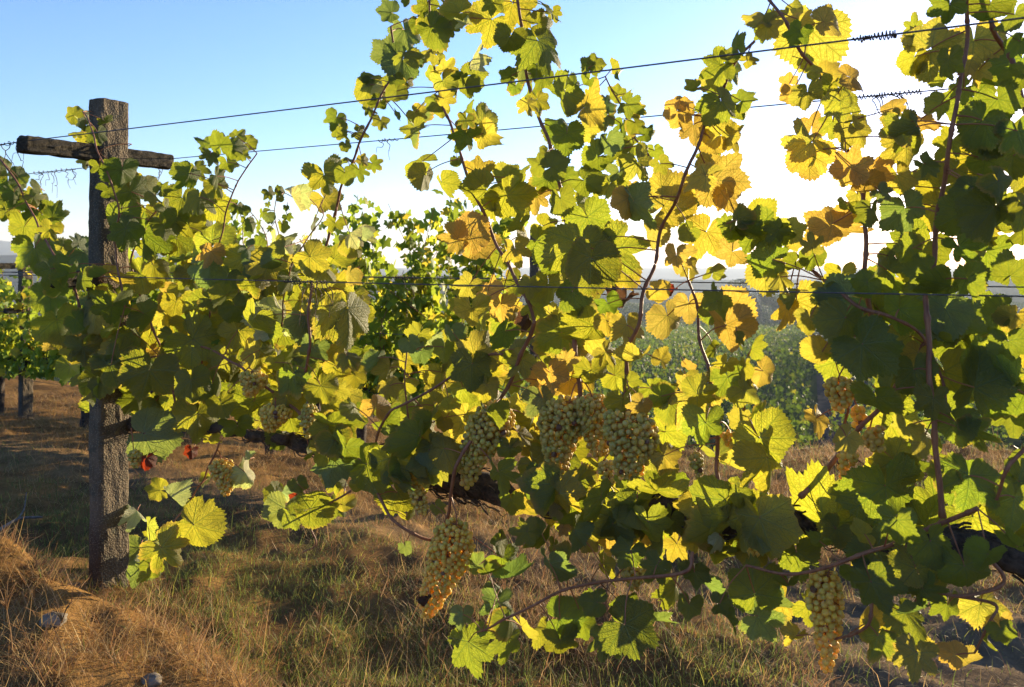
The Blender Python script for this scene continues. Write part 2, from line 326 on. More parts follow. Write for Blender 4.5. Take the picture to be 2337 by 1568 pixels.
# ------------------------------------------------------------------ surveyed foliage: sheet corner, then x y size tip-direction colour [turn]
# tip direction '*' = hanging at random; turn n = seen nearly edge-on
SHEETS = [
((0, 0), """470 740 120 150 g;520 780 110 -110 p;620 760 120 -100 p;695 800 110 -60 g;545 825 80 200 y;490 870 90 190 y;570 930 140 -110 y;705 960 150 -80 k;
640 890 130 -90 g;560 1060 130 -110 Y;650 1215 100 -120 Y;655 1110 160 -90 d;790 1140 200 -80 d;740 1260 180 -70 d;880 1170 150 -40 g;870 1290 180 -60 g;930 1220 130 -90 y;
1060 1230 120 60 g;1010 1290 150 -30 y;1090 1380 160 -60 y;1560 880 110 60 g;1470 890 70 100 p n;1350 940 130 150 g;1430 930 120 90 d;1630 930 90 20 y;1530 980 160 -70 y;
1590 1025 90 -60 g;1370 1030 160 -100 d;1490 1080 120 -80 g;1180 1110 140 120 g;1220 1160 180 -110 d;1290 1120 140 -60 g;1430 1160 150 -30 y;1420 1230 140 -60 Y;
1300 1320 200 -100 g;1420 1340 180 -45 y;1340 1430 190 -90 g;1180 1330 170 -120 y;1150 1450 180 * g;30 1080 140 120 y;120 1140 160 60 g;150 1190 130 -20 g;50 1210 150 * g;
250 1215 100 90 Y n;230 1270 140 40 y;40 1340 170 -90 g;30 1410 130 -100 y;130 1330 140 * g;290 1320 120 -50 y;215 1410 150 * g;300 1430 150 -60 y;375 1410 120 20 y;380 1490 100 * y;
180 1490 160 * g;90 1280 140 * g;1540 1360 90 * g;1590 1380 90 * y;1640 1470 110 -60 y;1600 1450 90 * g;1760 1270 70 * g;1840 1260 60 * g;1810 1225 40 90 g;1750 1340 60 * g;1830 1300 60 * y;1720 1400 70 * g;
1760 1430 70 * k;1880 1420 75 -70 g;1870 1360 60 * y;1690 1480 75 * g;1850 1480 70 * y;1760 1500 60 * g;1930 1310 170 -85 p n;1975 1290 160 -80 p n;2060 1150 130 120 y;2130 1180 220 -70 y;2190 1120 140 80 g;
2140 1320 220 -60 Y;2040 1480 200 -90 g;2180 1470 140 * y;2190 790 140 -110 y;2215 870 120 -80 y;1000 1460 180 * g;880 1420 170 * g;960 1400 130 * y;800 1430 180 * d;870 1500 160 * g;1070 1500 170 * g;1250 1500 170 * y"""),
((850, 0), """10 870 140 -90 g n;40 960 90 -80 y;190 500 130 150 g;190 590 160 -80 y;250 680 140 -90 y;290 590 100 -70 p n;195 730 90 * g;265 810 120 -90 y;130 870 120 -20 g;
370 620 140 -80 y;370 540 110 * y;440 560 110 -80 Y;300 330 190 150 k;390 430 210 -100 k;330 525 130 180 g;440 340 160 60 y;480 380 110 * Y;530 410 90 -80 g;310 80 190 170 k;430 230 200 -70 k;
450 10 90 * y;590 90 190 20 Y;530 160 130 * g;620 210 170 -60 y;560 60 120 * g;720 200 130 -80 g;800 170 110 -120 p n;750 80 210 170 y;690 30 90 * y;590 350 160 150 Y;640 390 100 -60 Y;700 440 160 60 Y;
600 500 130 180 Y;680 560 160 -70 Y;630 660 160 160 Y;700 650 150 -20 Y;660 720 140 -90 Y;880 370 150 60 p n;780 510 120 -110 d;890 490 170 20 Y;830 580 140 -80 y;760 620 100 -100 d n;
950 150 290 -150 y;860 100 170 * y;1000 40 130 * y;1160 60 250 -60 y;1100 270 240 -110 d;1190 480 150 -90 k;1320 150 210 20 y;1310 320 280 -80 y;1360 60 170 80 y n;1400 95 110 -70 y;
1100 490 120 150 g;1140 580 120 -90 g;1320 520 190 * g;1280 450 150 * g;840 690 120 100 d n;820 800 160 -100 d;800 900 210 -100 d;950 790 190 30 Y;960 900 190 -70 Y;770 870 120 150 Y;
450 780 180 170 k;370 745 110 180 k n;510 750 140 -50 Y;500 860 150 -70 y;510 1060 200 150 y;540 1160 210 -120 y;680 1220 220 -60 y;150 1040 110 60 Y;130 1130 150 -70 y;230 1080 120 -20 y;
40 1150 130 * d;45 1040 100 100 g;930 1110 250 30 Y;930 1270 240 -120 y;870 1060 130 60 Y;1080 1130 210 100 Y;1160 1150 240 70 y;1120 1310 260 -80 y;1000 1390 170 -90 Y;760 1060 80 * g;
1280 1310 210 -80 o;1160 1470 150 -90 y;1290 680 170 -80 y;1250 620 130 * g;1460 640 270 -150 d;1520 550 200 60 g;1620 680 300 60 Y;1640 610 160 80 Y;1410 830 260 130 g;1480 910 290 -100 d;1610 860 270 -60 Y;
1640 420 120 80 y;1680 410 100 40 g;1620 530 110 -120 g;1780 430 100 80 y n;1815 500 80 -60 g n;1740 680 120 60 k;1800 610 130 150 y;1880 610 130 30 y;1900 690 130 -20 d;1960 720 120 -30 Y;1740 780 180 -90 k;
1850 830 150 -90 y;1940 820 170 -40 y;2010 880 130 0 d;1750 940 150 * k;1840 990 150 -60 g;1890 960 180 * y;1960 1090 280 -50 Y;2060 1000 120 -80 g;2100 1090 110 -60 y;
1290 1070 150 150 d;1410 1080 150 20 d;1340 1200 180 -90 g;1340 1000 90 * g;1660 1040 170 * g;1500 1150 190 * y;1620 1200 220 -50 g;1760 1230 190 -80 y;1830 1150 150 -90 k;1450 1330 220 * g;1560 1380 210 -60 y;
1640 1470 250 -60 g;1350 1490 200 * y;1880 1330 230 -100 o;1950 1360 320 -60 k n;1910 1230 130 60 o;2160 1300 280 40 Y;2130 1410 180 * Y;2210 690 170 80 o;2235 790 160 * o;830 1520 270 150 o;730 1560 200 170 o;1230 700 150 -90 Y"""),
((1700, 0), """510 120 170 160 Y;590 190 210 -60 Y;540 240 120 -90 g;600 80 60 * g;740 40 150 90 y;790 110 200 60 Y;840 270 340 -100 Y;770 230 170 -110 d;970 140 200 10 o;830 410 90 * y;
375 290 130 80 d n;320 370 130 * g;460 390 180 30 y;230 450 210 * y;180 520 200 -110 Y;330 460 190 -20 g;240 600 200 -110 g;90 580 110 * y;40 680 180 100 o;90 850 210 -90 b;290 700 260 -60 g;420 640 170 40 g;420 740 120 * y;
260 850 280 100 Y;360 900 220 -20 Y;200 950 220 -140 Y;190 1060 200 -90 y;130 1150 260 150 Y;280 1180 290 -10 o;140 1310 250 -110 Y;320 1290 200 -50 o;980 460 190 60 Y;870 470 100 150 y;1140 520 200 20 o;
960 580 190 -90 y;700 540 170 160 o;710 620 190 -160 o;830 630 190 -70 Y;1060 600 170 -40 y;1050 700 200 -80 y;1000 830 120 -100 y;1150 790 130 30 y;1160 870 160 -70 Y;870 800 170 80 o;830 900 270 120 Y;
850 1060 290 -90 Y;960 1000 170 -60 y n;1130 1060 250 80 o;1090 1150 220 -110 o;1290 1110 250 20 o;1230 1210 180 -90 o;1170 1290 150 * Y;950 1450 270 140 o;1080 1490 250 -50 o;1120 1370 130 -90 y;1160 1390 130 * Y;
1530 160 150 100 y;1520 400 160 -100 y;1530 290 130 -90 y n;1700 290 310 * Y;1760 430 220 -90 d;1660 510 150 -110 y;1920 330 300 * Y;1950 490 240 -70 Y;1760 70 280 -90 d;2010 70 340 * d;1390 690 170 100 o;1390 770 140 -130 k n;
1440 850 270 -100 y;1560 870 340 -40 y;1470 960 310 -70 Y;1680 690 220 * g;1600 800 190 20 o;1950 830 310 * d;2090 690 280 * d;2010 940 230 * d;2030 1060 270 * g;1890 1270 270 * d;2100 1220 230 * d;2000 1400 350 * d;
1850 1430 220 * d;2150 1400 230 * d;1330 1270 180 -40 k;1620 1090 170 * k;1480 1400 280 -70 k;1430 1180 260 * Y;1240 1400 150 * d;1540 1150 170 -90 y;290 1440 120 90 y;380 1410 200 100 d;450 1510 170 * d;530 1400 170 60 y;
620 1520 160 * d;740 1500 170 20 Y;2200 300 230 * d;2180 130 210 * d;2220 900 230 * d;2230 520 240 * d;1650 1250 260 * y;1700 1400 240 * y;1760 950 220 * y;1830 600 180 * g;1780 1130 210 * y;2180 1060 220 * g"""),
((1700, 560), """150 100 280 * Y;50 60 140 * g;310 190 190 -160 b;60 300 170 -80 Y;350 60 170 * d;520 90 280 * d;640 80 180 * d;720 130 160 * Y;560 230 210 170 d;730 40 140 20 y;860 130 150 90 Y;870 230 170 * g;740 260 150 * d;
560 330 200 -100 Y;660 380 200 -60 Y;225 300 170 90 y;230 470 200 90 d;220 560 230 -90 d;380 520 290 60 o;320 700 320 -90 o;60 560 230 -90 b;210 830 160 -100 g n;380 760 150 -80 d n;480 790 160 90 y n;
290 930 190 * y;330 1040 200 -60 d;430 950 190 * y;440 1110 210 -40 Y;560 980 220 -60 o;50 1040 160 * Y;50 930 130 * o;60 1160 210 * Y;150 1100 190 * y;160 1340 260 -90 y;600 1290 200 20 Y;500 1240 190 -100 g n;
560 1450 330 -60 y;390 1260 170 100 Y;780 560 300 -80 Y;850 640 160 -70 Y;700 590 150 -120 Y;900 820 210 150 Y;1040 940 240 -60 y;1050 660 280 * d;1090 770 270 * d;1240 830 290 * d;1200 400 220 * g;1050 360 170 * y;
1050 470 260 170 k;740 500 150 -110 k n;1330 280 270 150 g;1480 160 220 * g;1700 600 310 -120 k;1820 640 330 * k;1960 1000 470 80 d;2140 1100 380 * d;1540 1000 300 -80 d;1370 920 280 -80 k n;1300 1160 320 -90 d;
900 1300 180 -70 o n;1070 1420 200 * Y;1460 760 220 * Y;1540 870 200 * Y;1470 1350 190 * Y;1600 1420 220 -90 Y n;1820 1330 300 * d;1950 1370 280 * d;2150 800 260 * d;1430 260 200 * y;1600 340 220 * d;1900 400 260 * d;2150 300 260 100 d;2170 620 200 * Y;
1750 440 260 * d;1700 760 190 * y;1650 1180 260 * d;1250 600 250 * y;950 480 210 * y;1430 600 250 * g;1560 200 230 * y;1850 180 260 * d;2050 560 240 * d"""),
((1700, 1118), """370 130 280 -40 Y;250 60 180 * Y;570 130 330 -50 y;50 360 220 * Y;60 500 220 * Y;380 330 150 * g;520 380 170 -80 k n;570 260 130 -80 Y n;460 540 150 * y;600 580 230 * g;270 600 150 -50 p n;460 700 190 * y;
480 890 360 90 d;230 700 250 * y;770 730 310 * d;930 400 450 100 y;1330 320 500 -80 g;1880 250 510 -90 d;1180 560 180 * y;1230 680 340 -170 d;1500 740 250 100 y;1560 880 210 -110 y;1690 830 150 20 y;1640 660 270 * d;
1870 830 340 -90 d;1280 930 310 -60 d;560 1110 320 0 k;640 990 220 20 k;640 1040 200 * Y;870 1060 200 -20 y;740 1240 170 -100 Y;1230 1110 190 150 Y;1290 1270 290 -100 d;1500 1130 310 * d;1520 1310 300 -70 Y;
1560 1050 270 20 k n;1480 1290 300 -90 y;1545 1390 250 -80 Y f;1740 1060 210 -80 d;2000 1070 240 -60 Y;2090 1150 140 -80 o;2000 1260 150 -100 d n;2110 1220 150 -60 d;1770 1340 160 160 o;1870 1400 210 -40 o;200 910 200 -70 k n;280 1020 170 * d;330 1130 200 -40 d n;
60 1050 200 * d;2170 500 220 40 k n;1720 200 230 * d;2180 380 260 * d;2180 650 260 * d;1080 330 180 -60 y;1420 520 260 * d;1000 560 220 * y;700 540 210 * g;900 620 220 * d;120 620 200 * Y;100 840 220 * d;700 900 210 * d;1990 720 230 * d;1620 960 200 * d;1180 830 220 * d"""),
((850, 1118), """80 140 210 * k;40 380 140 -20 Y;190 250 200 * y;390 230 250 -20 k n;400 330 250 -60 y;440 470 130 * y;640 400 130 -40 y;430 660 120 -80 k;1050 190 330 -90 g;1120 370 210 -90 g;1290 250 210 * d;1400 400 150 170 b;
1450 430 170 -90 y;1510 350 150 30 y;1260 130 190 * Y;1570 250 200 * g;1840 240 120 -60 g;1940 380 160 20 g;2130 350 250 -60 Y;2150 500 200 -110 y;1950 540 190 * o;1790 560 250 -30 o;1530 580 210 * d;570 1010 95 -100 x f;1640 600 170 * Y;
1980 500 240 * g;2100 640 210 -70 k n;1450 540 80 * o;1390 790 320 -90 k;1480 740 210 60 k n;1400 660 180 -100 g n;1050 640 170 -60 g n;1090 740 220 -40 g;1000 810 160 0 g n;870 780 210 -150 k;1130 840 240 -20 k n;
1730 800 280 -100 Y;1880 700 190 * g;1020 1050 300 -90 k;1040 930 180 -50 k n;800 1120 170 -90 k;790 1230 150 * g;850 1330 300 -90 d;1100 1150 220 * d;1090 1290 260 -90 d;1210 1200 170 -60 Y n;1330 1210 240 -120 y;
1440 1290 170 -90 d;1480 1120 240 0 d;1600 1180 150 * d;1720 1290 210 -100 d;1920 1190 390 -30 d;1860 1030 240 100 d;1650 1010 160 180 d;2100 1120 240 -10 k n;580 160 130 -70 y;1700 130 200 * y;1960 90 190 * Y;2140 80 210 * Y;1190 550 190 * d;1300 600 210 * d;2050 800 220 * d;2180 950 220 * g"""),
((0, 1118), """1020 280 120 170 Y;1140 330 200 -60 p n;910 440 160 -20 p n;970 550 150 -90 Y n;1030 580 140 -60 Y n;1320 520 300 -20 y;1190 560 160 -150 y;1090 690 240 -60 y;1170 680 160 -70 Y n;890 690 170 -120 k;965 700 130 -90 p n;
900 830 140 -100 k;960 845 90 -50 y;975 790 130 * g;1340 220 110 * y;1610 190 150 -60 p;1590 120 150 60 Y n;1780 290 130 170 y;1860 270 140 80 p n;1950 260 150 -80 g;1850 440 220 -110 k;1910 470 160 -80 y;2080 380 280 20 y;
1950 350 100 * r;2200 400 180 -60 y;2200 250 170 * y;950 90 100 -90 r;1250 40 120 -100 r;1640 60 120 60 p n"""),
((0, 560), """160 50 220 * g;310 60 170 * y;240 200 240 -90 d;420 150 120 * Y;390 240 250 * g;510 110 110 80 k;580 220 220 -40 k;330 500 240 -90 g;420 430 200 * g;370 660 310 -90 y;360 760 180 * o;640 490 270 100 k;730 560 260 -90 d;
960 600 280 * d;1000 300 180 * y;1190 230 150 * k;1210 320 120 -60 k;1370 310 150 -80 k;1390 70 300 90 y;1370 210 200 -90 o;1480 370 190 -90 y;850 60 220 * d;950 110 220 * d;1080 440 180 * o;1120 520 190 -80 o;1190 420 140 * y;
1330 550 220 * y;1570 520 160 -80 p n;1550 560 190 -60 g;1700 560 170 * y;1760 530 250 -90 y;1870 640 300 -70 p n;1830 150 160 -80 p;1850 130 160 100 y;2060 240 230 -60 y;2120 310 180 * Y;2170 600 220 -40 Y;2040 650 220 * k;
2040 840 200 -90 k;1790 800 190 60 y;1580 730 220 * Y;1450 620 270 * y;1310 790 330 * y;1130 750 200 -110 k;1120 880 170 * g;960 770 190 * Y;920 630 150 70 Y;1000 840 140 * o;600 690 190 * k;640 770 200 * g;560 850 180 -90 k;
770 900 310 * d;500 750 110 -80 o;590 1010 280 -70 y;800 1060 240 -30 y;960 1010 270 * d;1150 1190 360 -100 g;1250 1060 270 * d;740 1210 300 -60 g;1000 1380 290 -10 k;1290 1290 220 -100 y;1390 1080 200 -80 g;1930 1020 290 -90 d;
2110 1090 250 -70 y;2140 1170 170 * Y;1640 1200 270 -90 y;1850 1390 280 -60 g;1560 1340 170 * g;2040 1490 200 -20 g;2160 1290 190 * Y;1380 1420 120 * y;1690 860 210 * Y;1500 890 190 * y;450 950 180 -100 y;690 950 220 * d;
880 740 220 * g;1450 480 180 * y;1250 660 210 * y;1640 400 190 * y;1900 380 200 * y;1950 520 180 * y;1450 1180 220 * y;1030 1180 210 * g;1650 650 200 * y;1800 920 160 * Y;2200 720 190 * y;2220 950 190 * y;1680 300 160 -80 k;1770 240 150 * k;1620 180 130 * k;1750 400 180 * y;2050 420 180 * y;1960 640 110 * Y;2190 430 190 * Y;1100 1000 200 * g;870 1160 210 * g;440 345 200 -90 g f;540 370 190 -70 d f;650 340 200 -110 d f;350 330 150 -60 g f"""),
((850, 560), """50 620 290 -100 Y;90 480 160 * Y;70 150 190 -110 Y;100 50 160 80 p n;150 60 120 90 p n;60 340 110 * o;1850 510 190 -100 x;1215 640 150 -120 x;2175 440 110 * r;860 190 370 -100 o;880 50 220 60 o;980 420 190 100 o;1060 560 190 -80 o;1130 590 110 * o;830 420 150 * Y;1150 190 210 * Y;1210 90 160 * Y;
1060 230 150 -70 g;770 540 140 -90 y;860 580 190 * Y;900 640 160 * y;1240 420 170 -80 y;1330 120 190 * g;1420 220 220 * d;1560 200 270 * y;1350 430 210 * y;1500 480 270 -130 d;1640 280 320 -90 d;1620 710 360 -90 y;1760 540 230 * d;
1810 210 300 -40 y;1740 650 170 * Y;1400 740 270 * g;2080 440 170 * Y;2060 50 240 -80 b;2200 240 250 -100 b;2140 640 300 -80 b;1880 700 210 -90 Y;1750 860 190 -60 Y;1920 890 200 -100 Y;2100 870 160 60 Y;1640 990 230 -80 y;
1490 870 170 60 o;1380 1000 230 * o;1310 1060 220 -90 o;1500 1060 180 * o;1330 1180 240 * k;1150 1050 180 * y;1170 920 200 * y;1180 1190 190 -80 Y;1130 820 220 * y;1060 730 190 * d;860 960 270 -90 g;900 820 200 60 Y;660 1000 180 * y;
680 830 150 -90 y;500 740 180 -120 Y;460 790 160 -70 k;600 740 150 40 p n;520 850 140 * k;310 970 160 * y;340 1080 150 * Y;430 1070 150 * y;120 1000 220 * y;60 880 190 -60 g;100 1230 290 -90 y;240 1170 180 70 o;470 1010 110 * b;
570 1000 130 * y;600 1200 180 * y;690 1190 150 * Y;570 1330 240 -90 d;760 1130 150 * k;810 1270 230 -120 Y;680 1310 140 -90 y;720 1480 250 -20 y;1180 1390 180 * Y;1110 1480 150 -80 d;1470 1340 140 -100 g;2050 1090 220 -60 y;
2130 1130 190 -20 d;1840 1170 180 * y;2150 1210 200 * y;2120 1400 220 -90 y;2090 1520 190 * Y;1960 1200 140 * o;980 930 170 * y;1030 860 190 * y;750 730 150 * k;780 900 190 * y;420 900 170 * y;230 900 190 * k;820 1090 170 * y;950 1080 190 * y;1240 1300 180 * y;1000 1250 190 * g;500 1250 190 * g;340 1290 190 * g;1560 560 190 * y;1290 560 170 * y;1900 1050 180 * y;1830 1000 150 * Y;1700 120 210 * d"""),
]
# ------------------------------------------------------------------ canes: surveyed courses, thickness (mm), distance across the row
CANES = [
 [(285, 700), (262, 560), (270, 470), (240, 385), (218, 330), (205, 280), (188, 255)], 
 [(460, 830), (480, 700), (500, 560), (530, 440), (560, 390), (585, 350)],
 [(640, 760), (655, 640), (690, 560), (735, 500), (730, 470)],
 [(690, 900), (705, 800), (705, 700), (716, 633), (755, 525), (775, 440), (820, 330), (850, 260), (880, 200), (905, 140), (890, 60)],
 [(1219, 734), (1195, 670), (1150, 590), (1130, 550), (1100, 480), (1060, 390), (1045, 330), (1010, 240), (990, 150), (980, 70), (982, 0), (990, -60)],
 [(1219, 734), (1195, 797), (1146, 906), (1100, 970), (1048, 1049), (1034, 1080), (1027, 1153), (999, 1223), (971, 1230), (926, 1209), (891, 1177), (859, 1121), (852, 1060), (859, 1007), (884, 944), (929, 920), (1020, 867), (1100, 815), (1146, 808)],
 [(1385, 1100), (1376, 1056), (1362, 1028), (1331, 941), (1324, 878), (1313, 825), (1306, 616), (1296, 525), (1275, 419), (1254, 335), (1230, 265), (1209, 209), (1196, 110), (1185, 20), (1160, -60)],
 [(1425, 1040), (1425, 947), (1432, 808), (1457, 734), (1471, 661), (1495, 595), (1513, 511), (1551, 440), (1572, 374), (1600, 314), (1621, 255), (1656, 189), (1687, 129), (1719, 94)],
 [(1513, 511), (1506, 416), (1495, 384), (1464, 335), (1436, 293), (1415, 237), (1380, 175)],
 [(1990, 760), (1974, 630), (1974, 524), (1972, 470), (1955, 400), (1935, 339), (1925, 307), (1907, 262), (1887, 216), (1866, 168), (1831, 122), (1796, 59), (1757, 0), (1730, -50)],
 [(2150, 1180), (2125, 900), (2114, 675), (2128, 602), (2145, 454), (2166, 349), (2176, 258), (2197, 164), (2204, 87), (2208, 0), (2212, -60)],
 [(2390, 520), (2360, 330), (2309, 147), (2288, 105), (2267, 63), (2240, -40)],
 [(1645, 1150), (1635, 1076), (1639, 1030), (1628, 930), (1618, 853), (1600, 790), (1590, 707), (1572, 640)],
 [(1824, 1135), (1900, 1058), (1935, 1007), (1963, 975), (2010, 930), (2060, 850), (2110, 780)],
 [(1900, 1058), (1921, 1000), (1935, 934), (1930, 900)],
 [(1880, 640), (1960, 700), (2023, 720), (2103, 766), (2141, 846), (2160, 930)],
 [(1580, 1260), (1558, 1306), (1439, 1320), (1357, 1330), (1292, 1345), (1240, 1369), (1177, 1401), (1100, 1440)],
 [(500, 1010), (475, 1070), (454, 1111), (430, 1146), (388, 1205), (353, 1261), (335, 1300)],
 [(690, 960), (678, 937), (657, 920), (608, 885), (559, 846), (534, 829), (450, 790), (330, 815), (250, 760)],
 [(2230, 1160), (2155, 1191), (2061, 1233), (1980, 1260), (1900, 1290), (1800, 1310), (1700, 1290)],
 [(971, 1056), (947, 993), (926, 923), (926, 801)],
 [(2400, 960), (2335, 1028), (2298, 1073), (2270, 1140)],
 [(190, 760), (180, 690), (150, 620), (110, 560), (70, 480), (40, 420), (10, 375), (-30, 340)],
 [(800, 1120), (750, 1150), (705, 1180), (720, 1240), (690, 1260)],
 [(430, 985), (400, 920), (380, 830), (330, 700), (300, 600), (330, 520), (380, 450)],
 [(1760, 1170), (1740, 1100), (1720, 1000), (1700, 930), (1690, 850)],
 [(2230, 1250), (2290, 1330), (2180, 1360), (2080, 1330)],
 [(2180, 1360), (2270, 1380), (2260, 1420), (2220, 1490)],
 [(1980, 1260), (1990, 1400), (1960, 1440), (1900, 1460)],
 [(1990, 760), (1880, 640), (1800, 590), (1740, 560), (1690, 520)],
 [(650, 640), (640, 560), (628, 500), (632, 430)], [(560, 620), (555, 540), (545, 470)], [(600, 640), (612, 560), (590, 510), (570, 480)],
]
CANE_MM = [7, 7, 5, 9, 9, 10, 12, 10, 6, 10, 11, 13, 10, 12, 8, 8, 8, 6, 9, 9, 6, 9, 9, 6, 9, 7, 8, 6, 8, 8, 4, 4, 4]
CANE_O = [-.16, .02, .05, .0, .0, -.08, .04, -.03, .08, .0, -.12, -.02, -.02, .02, .05, -.1, -.12, -.04, -.02, -.15, -.02, -.1, -.05, -.05, .05, .0, -.1, -.12, -.08, .05, .08, .06, .07]
# ------------------------------------------------------------------ grape clusters: top, tip, width (picture units), distance across the row, ripeness
CLUSTERS = [
 ((1041, 1196), (978, 1408), 112, -.10, 1.0), ((930, 1040), (970, 1172), 70, -.05, .6), ((1140, 925), (1058, 1105), 108, -.04, .55), ((1300, 915), (1258, 1085), 118, .0, .5),
 ((1350, 905), (1365, 1040), 118, .03, .55), ((1440, 940), (1428, 1090), 140, -.08, .5), ((1911, 865), (1921, 938), 88, -.05, .8), ((1955, 930), (1960, 990), 42, .02, .9),
 ((1985, 980), (2010, 1030), 66, .0, .7), ((1943, 1030), (1915, 1085), 52, .02, .9), ((1890, 1305), (1880, 1530), 92, -.06, 1.0), ((505, 1050), (517, 1130), 62, -.04, .6),
 ((577, 850), (572, 905), 72, -.05, .7), ((628, 925), (622, 985), 80, -.03, .9), ((703, 925), (706, 1000), 50, -.04, .3), ((1450, 1290), (1445, 1345), 70, .0, .6),
 ((1590, 1035), (1594, 1095), 40, .0, .2), ((1665, 985), (1668, 1035), 48, .04, .7), ((305, 1030), (312, 1068), 40, -.1, .4), ((745, 1060), (750, 1110), 50, .02, .6),
 ((880, 1070), (862, 1092), 46, -.04, .5), ((1375, 1055), (1395, 1105), 48, .0, .5), ((1460, 1060), (1462, 1085), 34, .03, .9), ((1520, 1400), (1525, 1425), 34, .1, .4), ((1720, 1250), (1712, 1282), 40, .03, .9),
]
# ------------------------------------------------------------------ terrain height
def crest_line(u, tab):
    x = u*FPX+CX; return np.interp(x, [t[0] for t in tab], [t[1] for t in tab])
FAR_RIDGE = [(-900, 560), (0, 549), (150, 558), (400, 580), (820, 611), (990, 624), (1200, 642), (1450, 652), (1700, 655), (2000, 640), (2300, 606), (2600, 590), (3600, 590)]
MID_RIDGE = [(-900, 590), (0, 579), (200, 590), (500, 612), (800, 640), (990, 629), (1100, 632), (1200, 650), (1450, 677), (1650, 690), (1850, 690), (2200, 650), (2330, 615), (2600, 600), (3600, 600)]
def ground_z(X, Y, detail=True):
    X = np.asarray(X, float); Y = np.asarray(Y, float); s, o = so_of(X, Y); r = np.hypot(X, Y)
    prof = np.interp(o, [-60, -6, -2, -.3, .0, .5, 1.4, 2.2, 2.87, 3.5, 4.4, 5.74, 6.6, 7.5, 10, 15, 23, 60], [.3, .1, .0, .0, 0, -.04, -.12, -.24, -.40, -.50, -.62, -.75, -.86, -1.1, -1.9, -3.8, -6.3, -20])
    near = 1-sst(14, 40, r)
    z = prof+near*(.0142*np.clip(s, -8, 8)*sst(.5, 3, o)+.30*sst(.3, 2.4, s)*sst(1.0, 5, o)*(1-sst(7, 14, o)))
    bank = np.interp(s, [-6, -.4, 0, .5, .9, 1.4, 2.2], [.24, .24, .225, .165, .11, .04, .0])*(1+.5*vnoise(s*2.3, o*1.1))
    z = z+near*bank*sst(-.10, -.38, o+.16*vnoise(s*3.1+7, o*2))*(1-.45*sst(-.5, -1.0, o)*(1-sst(0, .9, s)))-near*.04*np.exp(-((o-.2)/.3)**2)
    if detail: z = z+near*sst(-.15, -.4, o)*(1-sst(.6, 2.0, s))*.055*fbm(X*4.3, Y*4.3, 3)
    z = z+near*.10*np.exp(-((o-2.75)/.3)**2)*(.4+1.2*np.abs(vnoise(s*1.1, o*.6)))*(1-sst(-.2, .8, s))
    far = -6.4-.056*np.clip(np.hypot(X, Y)-40, 0, 215)
    z = np.where(o > 5, np.maximum(z, far), z)
    if detail:
        k = np.clip(r/3, .4, 1)*(1-sst(30, 120, r))
        z = z+near*(.05*fbm(X*1.7, Y*1.7, 3)+.045*fbm(X*6, Y*6, 3))+k*.03*fbm(X*.7, Y*.7, 3)
    u = X/np.maximum(Y, .05); front = (Y > .3*np.abs(X)) & (r > 200)
    u = np.clip(u, -2.2, 2.2)
    for tab, Y0, w, amp in ((MID_RIDGE, 640, 150, .9), (FAR_RIDGE, 1480, 330, 1.6)):
        H = CAMZ-(crest_line(u, tab)-HZ)/FPX*Y0+amp*(fbm(u*38+Y0, Y/90., 4)*2.6+fbm(u*9+Y0*.3, Y*0, 3)*4.0)
        b = np.exp(-((Y-Y0)/w)**2)*front
        z = np.where(front, z*(1-b)+H*b, z)
    return z
# ------------------------------------------------------------------ posts
def slab(path, wa, wb, axa, axb, rnd=.3, jit=.004, k=24, seed=0, ends=True, dome=((.9, .035), (.55, .075), (.04, .085))):
    """bar of rounded-rectangle section swept along path with weathered faces"""
    P = np.asarray(path, float); n = len(P); q = np.linspace(-1, 1, 9); b = 1-.1*(wb < wa)-.06; qq = q[1:-1]; one = np.ones(7)
    sec = np.concatenate([np.stack([one, qq], 1), [[.90, .94]], np.stack([-qq, one], 1), [[-.90, .94]], np.stack([-one, -qq], 1), [[-.90, -.94]], np.stack([qq, -one], 1), [[.90, -.94]]]); k = len(sec)
    V = P[:, None, :]+(sec[None, :, 0]*wa/2)[..., None]*axa+(sec[None, :, 1]*wb/2)[..., None]*axb+np.zeros((n, 1, 1))
    r = np.random.default_rng(seed); d = (r.random((n, k))-.5)*jit+(vnoise(np.arange(n)[:, None]*.5+seed, np.arange(k)[None, :]*.7)*jit*2.2)
    V = V+(V-P[:, None, :])/np.linalg.norm(V-P[:, None, :], axis=2)[..., None]*d[..., None]
    V = V.reshape(-1, 3); i = np.arange(n-1)[:, None]*k; j = np.arange(k)[None, :]
    F = [np.stack([i+j, i+(j+1) % k, i+k+(j+1) % k, i+k+j], -1).reshape(-1, 4)]
    if ends:
        # shrunken rings close each end into a softly domed cap
        T0 = P[0]-P[1]; T0 /= np.linalg.norm(T0); T1 = P[-1]-P[-2]; T1 /= np.linalg.norm(T1); b = len(V)
        for idx, (row, c, T) in enumerate(((0, P[0], T0), (n-1, P[-1], T1))):
            ring = V[row*k:(row+1)*k]; prev = row*k
            for f, h in dome:
                nr = c+(ring-c)*f+T*min(wa, wb)*h+(r.random((k, 1))-.5)*T*jit*.8; V = np.vstack([V, nr]); st = len(V)-k; jj = np.arange(k)
                q = np.stack([prev+jj, prev+(jj+1) % k, st+(jj+1) % k, st+jj], -1); F.append(q if row else q[:, ::-1]); prev = st
    return V, F
A3 = np.array([*ACR, 0]); R3 = np.array([*ROW, 0]); Z3 = np.array([0, 0, 1.])
